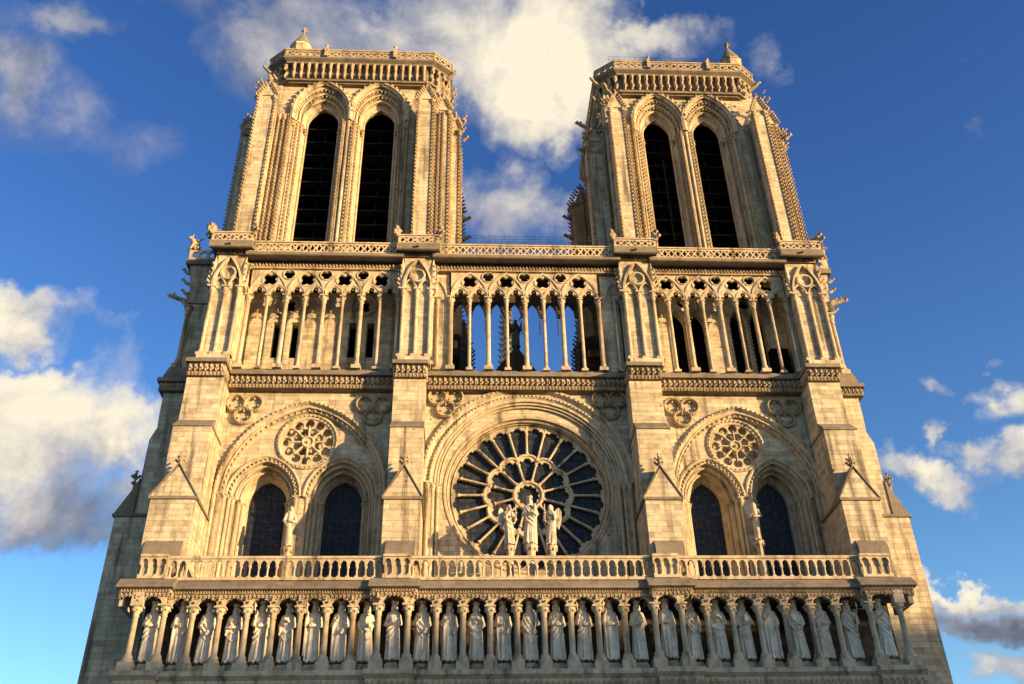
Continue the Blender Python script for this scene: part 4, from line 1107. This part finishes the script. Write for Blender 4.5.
for i in range(28):
    c=(KC[i]+KC[i+1])/2; z=inzone(KC[i]) and inzone(KC[i+1]); vi=order_[i]; v=VAR[vi]
    if i<14: lab='%s crowned stone king from the left, %s'%(ordn[i].capitalize(),v['txt'])
    else: lab='%s crowned stone king from the right, %s'%(ordn[27-i].capitalize(),v['txt'])
    lab=lab[0].lower()+lab[1:]
    t=thing('king_statue',lab,'statue',(c,-3.3 if not z else -3.65,15.62),'crowned stone kings standing in the gallery row')
    s=1.86*random.uniform(.975,1.025); mir=1
    t.scale=(s*.92,s*.98,s); t.rotation_euler=(0,0,random.uniform(-.18,.18))
    for nm,me,lo in (('body',VM[vi],(0,0,0)),('crown',CROWN,(v.get('tilt',0)*.5,-.012,1.735)),('pedestal',PED[1] if i in (1,10,14) else PED[0],(0,0,-.06))):
        o=bpy.data.objects.new(nm,me); col.objects.link(o); o.parent=t; o.location=lo
    if vi in PROP: o=bpy.data.objects.new(v['prop'][0],PROP[vi]); col.objects.link(o); o.parent=t

def statue(name,label,loc,scale,rz,spec,mat,extras=()):
    t=thing(name,label,'statue',loc); t.scale=(scale,)*3; t.rotation_euler=(0,0,rz)
    me=figure(spec); me.materials.clear(); me.materials.append(M[mat]); o=bpy.data.objects.new('body',me); col.objects.link(o); o.parent=t
    for nm,mb,mm in extras: mb.obj(nm,mm,t)
    return t
def post(h,w=.26):
    m=MB(); m.lathe(0,0,[(w*1.2,-h),(w*1.2,-h+.1),(w*.8,-h+.16),(w*.75,-.22),(w*1.1,-.12),(w*1.25,0)],8,False); 
    for k in range(8): m.knob(w*math.cos(k*PI/4),w*math.sin(k*PI/4),-.14,.06)
    return m
def child(mb): 
    ball(mb,.16,-.2,1.42,.055,.06,.07); limb(mb,[((.16,-.18,1.34),.06),((.17,-.19,1.18),.07),((.13,-.24,1.1),.045)])
crn=MB(); crn.add([tuple(v.co+Vector((0,-.01,1.745))) for v in CROWN.vertices],[tuple(p.vertices) for p in CROWN.polygons])
statue('virgin_statue','pale crowned statue of a woman holding a child, before the middle of the rose window',(-.24,-2.9,22.5),1.72,0,dict(R=belly(-1),L=((.27,-.04,1.14),(.14,-.22,1.15)),k=9,ph=.6,cloak=CL2,sway=.05,w=.95,extra=[child]),'white',(('crown',crn,'white'),('pedestal',post(1.4,.2),'carved')))
def wing(mb,s):
    P=[(s*.08,.1,1.38),(s*.2,.17,1.6),(s*.3,.2,1.66),(s*.38,.2,1.5),(s*.36,.2,1.1),(s*.26,.18,.75),(s*.14,.14,1.0)]
    n=len(P); mb.add([(x,y-.03,z) for x,y,z in P]+[(x,y+.03,z) for x,y,z in P],[tuple(range(n)),tuple(range(n,2*n))]+[(i,(i+1)%n,(i+1)%n+n,i+n) for i in range(n)])
def wings(mats='white'):
    m=MB(); wing(m,-1); wing(m,1)
    for s in (-1,1):
        for k in range(6): m.tube((s*(.12+.03*k),.12,1.45-.04*k),(s*(.2+.03*k),.13,.85+.05*k),.02,.012,5)
    return m
def candle(s):
    m=MB(); m.tube((s*.14,-.3,1.0),(s*.14,-.3,1.72),.022,.02,7); m.tube((s*.14,-.3,1.3),(s*.14,-.3,1.36),.05,.05,8); return m
for s,lab in ((-1,'winged angel statue bearing a candlestick, left of the crowned woman statue'),(1,'winged angel statue bearing a candlestick, right of the crowned woman statue')):
    statue('angel_statue',lab,(-.24+s*1.25,-2.9,22.45),1.5,s*-.45,dict(R=up(-1),L=((.26,-.08,1.16),(.1,-.24,1.2)) if s<0 else up(1),k=8,ph=1.4+s,sway=.04*s,w=.85,cloak=CL4),'white',(('wings',wings(),'white'),('candlestick',candle(-s),'white'),('pedestal',post(1.55,.19),'carved')))
# two slender nude-like figures of Adam and Eve between the lancets
def slim(ph,s): return dict(R=down(-1) if s<0 else chest(-1),L=belly(1),k=5,ph=ph,amp=.05,w=.62,sway=.03*s,cloak=[],sleeve=.01)
statue('slender_statue','slender pale statue on a thin pedestal between the two left arched windows',(-14.93,-.35,23.35),1.55,.3,slim(.5,-1),'white',(('pedestal',post(2.0,.2),'carved'),))
statue('slender_statue','slender pale statue on a thin pedestal between the two right arched windows',(14.32,-.35,23.75),1.5,-.3,slim(2.5,1),'white',(('pedestal',post(2.0,.2),'carved'),))
# angel on the nave gable
hn=MB(); hn.tube((0,-.3,1.5),(.0,-.62,1.62),.015,.05,8)
statue('angel_statue','dark angel statue standing on the gable behind the open gallery columns',(.35,14.3,47.55),1.75,PI*.15,dict(R=up(-1),L=up(1),k=7,ph=.2,w=.9),'bronze',(('wings',wings(),'bronze'),('horn',hn,'bronze')))

# ================================================================== ground and the buildings opposite
m=MB(); m.add([(-900,-900,0),(900,-900,0),(900,900,0),(-900,900,0)],[(0,1,2,3)]); g=m.obj('ground','ground'); g['kind']='structure'; g['label']='pale stone paving of the cathedral square'
SUN_AZ=R(55); SUN_EL=R(5.0)       # azimuth to the right of the facade normal
def block(label,cx,cy,w,d,h,rot,roof=4,name='apartment_building'):
    t=thing(name,label,'building',(cx,cy,0)); t.rotation_euler=(0,0,rot)
    m=MB(); m.box(-w/2,w/2,-d/2,d/2,0,h); m.obj('wall','plaster',t)
    m=MB(); m.box(-w/2-.3,w/2+.3,-d/2-.3,d/2+.3,h,h+.3)
    m.prismx([(-d/2,h+.3),(-d/2+1.6,h+roof),(d/2-1.6,h+roof),(d/2,h+.3)],-w/2,w/2); m.obj('roof','slate',t)
    m=MB()
    for k in range(int(w/9)):
        x=-w/2+4+k*9; m.box(x-.5,x+.5,-1,1,h+roof,h+roof+1.6)
    m.obj('chimney','plaster',t)
    m=MB()
    for i in range(int(w/3)):
        for j in range(int(h/3.4)):
            x=-w/2+1.7+i*3; z=1.2+j*3.4
            for s in (-1,1): m.box(x-.55,x+.55,s*(d/2+.01)-.03,s*(d/2+.01)+.03,z,z+2)
    m.obj('window','glass',t)
    return t
# direction towards the sun in plan
sdx,sdy=math.sin(SUN_AZ),-math.cos(SUN_AZ)
def across(dist,off): return (sdx*dist-sdy*off*-1*0+(-sdy)*off, -3+sdy*dist+sdx*off)
H0=17.0+math.tan(SUN_EL)*250
for (off,w,dh,LB) in ((-95,80,-1.0,'long low stone building with slate roof across the square'),(-10,84,0.2,'tallest stone building with slate roof across the square'),(72,76,-.8,'narrow stone building with slate roof across the square')):
    cx_,cy_=across(250,off)
    block(LB,cx_,cy_,w,14,H0-4-dh*0+dh,PI/2-(PI/2-SUN_AZ)*1+PI/2-PI/2,4)

# ================================================================== camera
CX,CY,CZ=-4.384,-56.132,1.7
th,ya,ro=R(33.4228),R(3.5652),R(-1.3624)
fwd=Vector((math.sin(ya)*math.cos(th),math.cos(ya)*math.cos(th),math.sin(th)))
right=Vector((math.cos(ya),-math.sin(ya),0)); upv=right.cross(fwd)
# picture rotated by ro (clockwise positive): camera axes
rx=right*math.cos(ro)+upv*math.sin(ro)*1; ux=-right*math.sin(ro)+upv*math.cos(ro)
mat=Matrix(((rx.x,ux.x,-fwd.x,CX),(rx.y,ux.y,-fwd.y,CY),(rx.z,ux.z,-fwd.z,CZ),(0,0,0,1)))
cam=bpy.data.cameras.new('camera'); co=bpy.data.objects.new('camera',cam); col.objects.link(co); co.matrix_world=mat
cam.sensor_width=36; cam.lens=950.58/1024*36; cam.clip_end=5000; cam.clip_start=.1
sc.camera=co

# ================================================================== light
sunv=Vector((sdx*math.cos(SUN_EL),sdy*math.cos(SUN_EL),math.sin(SUN_EL)))
sl_=bpy.data.lights.new('sun','SUN'); sl_.energy=5.0; sl_.color=(1.0,.655,.31); sl_.angle=R(.55)
so=bpy.data.objects.new('sun',sl_); col.objects.link(so); so.rotation_euler=sunv.to_track_quat('Z','Y').to_euler(); so.location=(60,-60,80)

w=bpy.data.worlds.new('World'); sc.world=w; w.use_nodes=True; nt=w.node_tree; nt.nodes.clear(); q=NT(nt)
out=q.n('ShaderNodeOutputWorld'); bg=q.n('ShaderNodeBackground'); bg.inputs['Strength'].default_value=.075
sky=q.n('ShaderNodeTexSky',sky_type='NISHITA'); sky.sun_disc=False; sky.sun_elevation=SUN_EL; sky.altitude=100; sky.air_density=1.0; sky.dust_density=.7; sky.ozone_density=3
# sun_rotation: azimuth measured clockwise from +Y
sky.sun_rotation=math.atan2(sdx,sdy)
tc=q.n('ShaderNodeTexCoord'); D=tc.outputs['Generated']
def dirpx(px,py):
    a=px-512;b=py-342; a,b=a*math.cos(ro)+b*math.sin(ro),-a*math.sin(ro)+b*math.cos(ro)
    return (fwd*950.58+right*a-upv*b).normalized()
# sky: Nishita, made deeper as through the photo's contrast
hs=q.n('ShaderNodeHueSaturation'); hs.inputs['Hue'].default_value=.509; hs.inputs['Saturation'].default_value=1.1; hs.inputs['Value'].default_value=1.62; q.l(sky.outputs[0],hs.inputs['Color'])
sz=q.n('ShaderNodeSeparateXYZ'); q.l(D,sz.inputs[0])
skyc=q.mix(1,hs.outputs[0],(1.0,.95,1.08),'MULTIPLY')
# paler air low down, deeper blue overhead
skyc=q.vm('MULTIPLY',skyc,q.ramp(sz.outputs[2],[(.18,(.95,.92,.72)),(.42,(.66,.66,.6)),(.62,(.5,.52,.54)),(.85,(.36,.41,.47))])).outputs[0]
skyc=q.vm('SCALE',skyc,None,2.3).outputs[0]
CLOUD=4.9
CL=[ # px,py,rx,ry,weight,brightness,vertical shading,horizontal shading
 (550,75,95,75,1.35,1.05,0,0),(440,25,120,65,1.2,.85,0,.3),(330,40,115,85,1.05,.4,0,.2),(650,42,90,28,1.0,.75,.1,0),(505,200,90,60,1.15,.66,.15,0),(395,100,70,70,.95,.5,0,.2),(240,35,50,60,.5,.3,0,0),
 (25,440,120,58,1.25,.9,.25,0),(125,440,45,42,1.2,.9,.4,0),(55,510,105,48,1.2,.25,.3,0),(25,375,50,17,1.1,.85,.25,0),(15,318,80,22,1.1,.8,.3,0),(15,70,50,75,.7,.36,0,0),(135,135,110,50,.58,.3,0,0),(70,10,60,20,.6,.4,0,0),
 (945,487,60,18,1.0,.85,.3,0),(1015,470,45,24,1.1,.7,.3,0),(1025,395,40,30,.95,.8,.25,0),(970,592,80,14,1.35,1.0,.2,0),(1000,622,100,26,1.4,.2,.4,0),(1005,668,70,20,1.2,.7,.4,0),(925,370,28,12,.6,.6,0,0),(780,55,22,30,.55,.5,0,0),(950,440,10,20,.65,.6,0,0),(975,120,25,10,.5,.4,0,0),(1010,345,20,12,.6,.5,0,0)]
wp=q.n('ShaderNodeTexNoise'); wp.inputs['Scale'].default_value=9; wp.inputs['Detail'].default_value=6; wp.inputs['Roughness'].default_value=.6; q.l(D,wp.inputs['Vector'])
Dm=q.vm('ADD',D,q.vm('SCALE',q.vm('SUBTRACT',wp.outputs['Color'],(.5,.5,.5)).outputs[0],None,.17).outputs[0]).outputs[0]
mask=None; den=None; num=None
for px,py,rx_,ry_,wt,br_,sy_,sx_ in CL:
    d=dirpx(px,py); e1=(dirpx(px+1,py)-dirpx(px-1,py))/2; e2=(dirpx(px,py-1)-dirpx(px,py+1))/2
    a1=e1/(e1.length_squared*rx_); a2=e2/(e2.length_squared*ry_)
    sub=q.vm('SUBTRACT',Dm,tuple(d)).outputs[0]
    x=q.vm('DOT_PRODUCT',sub,tuple(a1)).outputs['Value']; y=q.vm('DOT_PRODUCT',sub,tuple(a2)).outputs['Value']
    r2=q.math('ADD',q.math('MULTIPLY',x,x),q.math('MULTIPLY',y,y))
    g0=q.math('EXPONENT',q.math('MULTIPLY',r2,-.8))
    front=q.math('GREATER_THAN',q.vm('DOT_PRODUCT',D,tuple(d)).outputs['Value'],.3)
    g0=q.math('MULTIPLY',g0,front); g=q.math('MULTIPLY',g0,wt)
    lit=q.math('ADD',br_,q.math('ADD',q.math('MULTIPLY',y,sy_),q.math('MULTIPLY',x,sx_)))
    gl=q.math('MULTIPLY',g0,lit)
    mask=g if mask is None else q.math('MAXIMUM',mask,g)
    den=g0 if den is None else q.math('ADD',den,g0); num=gl if num is None else q.math('ADD',num,gl)
elsewhere=q.math('MULTIPLY',q.math('LESS_THAN',q.vm('DOT_PRODUCT',D,tuple(fwd)).outputs['Value'],.55),.12)
mask=q.math('MAXIMUM',mask,elsewhere)
off=tuple((Vector((sdx,sdy,.35)).normalized())*.03)
def field(vec): return q.noise(vec,5.0,12,.6)
warp=q.n('ShaderNodeTexNoise'); warp.inputs['Scale'].default_value=3; warp.inputs['Detail'].default_value=4; q.l(D,warp.inputs['Vector'])
Dw=q.vm('ADD',D,q.vm('SCALE',q.vm('SUBTRACT',warp.outputs['Color'],(.5,.5,.5)).outputs[0],None,.16).outputs[0]).outputs[0]
nz=field(Dw); nz2=field(q.vm('ADD',Dw,off).outputs[0])
dens=q.math('ADD',q.math('ADD',mask,q.math('MULTIPLY',q.math('SUBTRACT',nz,.5),2.1)),-.36)
alpha=q.ramp(dens,[(0,0),(.2,.22),(.45,.75),(.75,1)])
base=q.math('DIVIDE',q.math('ADD',num,.05),q.math('ADD',den,.1))
light=q.math('ADD',base,q.math('MULTIPLY',q.math('SUBTRACT',nz,nz2),2.6))
ccol=q.ramp(light,[(0,(.18,.2,.26)),(.3,(.32,.35,.44)),(.6,(.62,.6,.62)),(.85,(1.0,.92,.76)),(1.0,(1.2,1.08,.84))])
ccol=q.vm('SCALE',ccol,None,CLOUD).outputs[0]
final=q.mix(alpha,skyc,ccol)
q.l(final,bg.inputs['Color']); q.l(bg.outputs[0],out.inputs[0])

# ================================================================== render settings
vs=sc.view_settings; vs.view_transform='Standard'; vs.look='None'; vs.exposure=1.2; vs.gamma=1; vs.use_curve_mapping=False
sc.render.engine='CYCLES'; sc.cycles.use_denoising=True; sc.cycles.max_bounces=5; sc.cycles.diffuse_bounces=3
